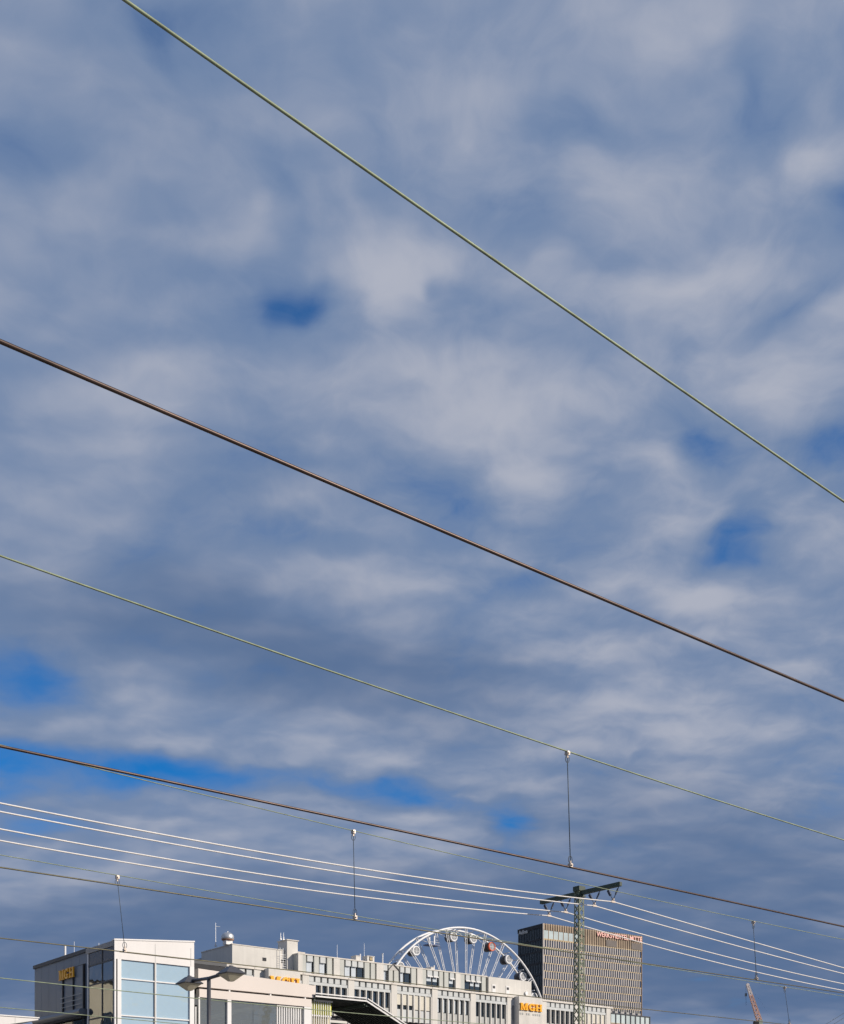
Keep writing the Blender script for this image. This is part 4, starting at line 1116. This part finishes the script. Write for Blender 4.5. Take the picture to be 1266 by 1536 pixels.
# lettering
def fit_text(name, body, m, parent, x0, z, width, height, mk):
    o = text_part(name, body, m, parent, height * 1.42, (0, 0, 0), (0, 0, 0), .12, .025)
    w_ = o.dimensions[0] if o.dimensions[0] > 0 else max(v.co.x for v in o.data.vertices) - min(v.co.x for v in o.data.vertices)
    o.scale = (width / w_, 1, 1)
    mk(o); return o
ta, tb = TF.survey(895, YH, -.3)[0], TF.survey(962.5, YH, -.3)[0]
zt0 = TF.survey(895, 1404.2, -.3)[1]; zt1 = TF.survey(895, 1397.2, -.3)[1]
def place_front(o): o.location = (ta, -.32, zt0); o.rotation_euler = (R(90), 0, 0)
fit_text('lettering', 'WERKSVIERTEL MITTE', m_red, tower, ta, zt0, tb - ta, zt1 - zt0, place_front)
sy0, sz0 = TF.side(778.5, 1402.8); sy1 = TF.side(792)[0]
def place_side(o): o.location = (-.15, sy0, sz0); o.rotation_euler = (R(90), 0, R(-90))
fit_text('lettering', 'Adina', mat('dim_white_letters', (.60, .60, .58), .6), tower, 0, 0, sy0 - sy1, 1.5, place_side)

# ------------------------------------------------------------------ glazed block beyond the offices
KF = Frame.at(916.5, 190.0)
glb = root('glazed_block', KF.loc(), ANG, 'low glazed block with dark mullions and planters on its roof, below the tower', 'building')
kw = KF.survey(975)[0]; kz = ZC + (YH - 1518.8) * 190 / FPX
bpart('core', glb, m_joint, -3, kw - .05, .3, 12, 0, kz - .1)
bpart('roof_edge', glb, m_darkcop, -3, kw + .05, -.05, 12, kz - .14, kz)
npn = 8; pw_ = kw / npn
for fl in range(5):
    zt = kz - .16 - fl * 3.4
    for j in range(npn):
        bpart('glass_pane', glb, m_lounge if fl % 2 == 0 else m_tglass, j * pw_ + .1, (j + 1) * pw_ - .1, .08, .12, zt - 1.45, zt)
        bpart('glass_pane', glb, m_pale, j * pw_ + .1, (j + 1) * pw_ - .1, .08, .12, zt - 3.2, zt - 1.6)
        if fl == 0: bpart('mullion', glb, m_darkcop, (j + 1) * pw_ - .09, (j + 1) * pw_ + .09, -.02, .28, 0, kz - .15)
    bpart('band', glb, m_gold, 0, kw - .1, .02, .075, zt - 1.58, zt - 1.47)
for j in range(6):
    x = .5 + j * (kw - 1.2) / 6
    rt = root('roof_planter', (KF.ox + KF.c * x - KF.s * .8, KF.oy + KF.s * x + KF.c * .8, kz), ANG, 'small grey planter with a pale shrub on the low glazed block roof', 'planter', 'planters on the glazed block roof')
    MB().box(-.34, .34, -.25, .25, 0, .42).build('trough', m_greymetal, rt)
    mb = MB(); r_ = random.Random(j)
    for q in range(40):
        c = Vector((r_.uniform(-.3, .3), r_.uniform(-.22, .22), .4 + r_.random() * .35)); d = Vector((r_.uniform(-1, 1), r_.uniform(-1, 1), r_.uniform(-.2, 1))).normalized() * .16
        e = d.orthogonal().normalized() * .05
        mb.add([c - e, c + e, c + d], [(0, 1, 2)])
    mb.build('shrub', mat('dusty_green_leaf', (.16, .17, .10), .8, var=.3, vscale=5), rt)

# ------------------------------------------------------------------ crane
cY = 300.0
CFm = Frame.at(1136.0, cY, 0.0)
crane = root('crane', CFm.loc(), 0, 'distant crane with pale red lattice jib and dark cab', 'crane')
m_jib = mat('faded_red_steel', (.62, .40, .32), .6, var=.2, vscale=1.0); m_jibw = mat('white_jib_tip', (.72, .64, .60), .6, var=.1)
zb = ZC + (YH - 1532) * cY / FPX
t0, tz1 = CFm.survey(1121.5, 1478)
b0, bz = CFm.survey(1139.2, 1531.5)
tip, base_ = Vector((t0, 0, tz1)), Vector((b0, 0, bz))
def jib(a, b, w0, w1, n, m, name):
    ax = (b - a).normalized(); u = Vector((0, 1, 0)); v = ax.cross(u).normalized(); mb = MB()
    cr = lambda f, i, j: a.lerp(b, f) + (u * i + v * j) * (w0 + (w1 - w0) * f)
    for i in (-1, 1):
        for j in (-1, 1): mb.bar(cr(0, i, j), cr(1, i, j), .16)
    for q in range(n):
        f, f2 = q / n, (q + 1) / n
        s_ = 1 if q % 2 else -1
        for i in (-1, 1):
            mb.bar(cr(f, i, s_), cr(f2, i, -s_), .16); mb.bar(cr(f, s_, i), cr(f2, -s_, i), .16)
    return mb.build(name, m, crane)
mid = tip.lerp(base_, .27)
jib(tip, mid, .28, .36, 6, m_jibw, 'jib_tip'); jib(mid, base_, .36, .55, 12, m_jib, 'jib')
MB().tube([tip + Vector((0, -.3, .1)), tip + Vector((0, .3, .1))], .42, 12).build('head_sheave', m_jibw, crane)
hx = CFm.survey(1118.8)[0]
hk = obj('hook_block', MB().box(hx - .22, hx + .22, -.2, .2, ZC + (YH - 1494.5) * cY / FPX, ZC + (YH - 1490) * cY / FPX).mesh('hook_block', m_drop), crane)
MB().tube([(hx, 0, ZC + (YH - 1480) * cY / FPX), (hx, 0, ZC + (YH - 1490) * cY / FPX)], .03, 5).build('hoist_rope', m_drop, crane)
MB().tube([(hx, 0, ZC + (YH - 1494) * cY / FPX), (hx + .1, 0, ZC + (YH - 1508) * cY / FPX)], .04, 5).build('load_rope', m_drop, crane)
MB().tube([tip + Vector((.2, 0, .2)), (b0 + 2.4, 0, bz + 2.0), (b0 + .9, 0, bz - 1.2)], .008, 5).build('stay_rope', m_drop, crane)
zz0 = zb
MB().box(CFm.survey(1131)[0], CFm.survey(1137)[0], -.9, .9, zz0 - 1.6, zz0).build('cab', m_joint, crane)
MB().box(CFm.survey(1137.2)[0], CFm.survey(1142.5)[0], -.9, .9, zz0 - 1.6, zz0 + .3).build('winch_house', mat('pale_green_steel', (.40, .44, .36), .6, var=.1), crane)
tw0 = MB()
for i in (-1, 1):
    for j in (-1, 1): tw0.bar((i * .8 + b0 - .4, j * .8, 0), (i * .8 + b0 - .4, j * .8, zz0 - 1.6), .2)
q = 0.0
while q < zz0 - 3.4:
    for i in (-1, 1): tw0.bar((b0 - 1.2, i * .8, q), (b0 + .4, i * .8, q + 1.7), .12); tw0.bar((b0 - .4 + i * .8, -.8, q), (b0 - .4 + i * .8, .8, q + 1.7), .12)
    q += 1.7
tw0.build('tower_mast', m_jib, crane)
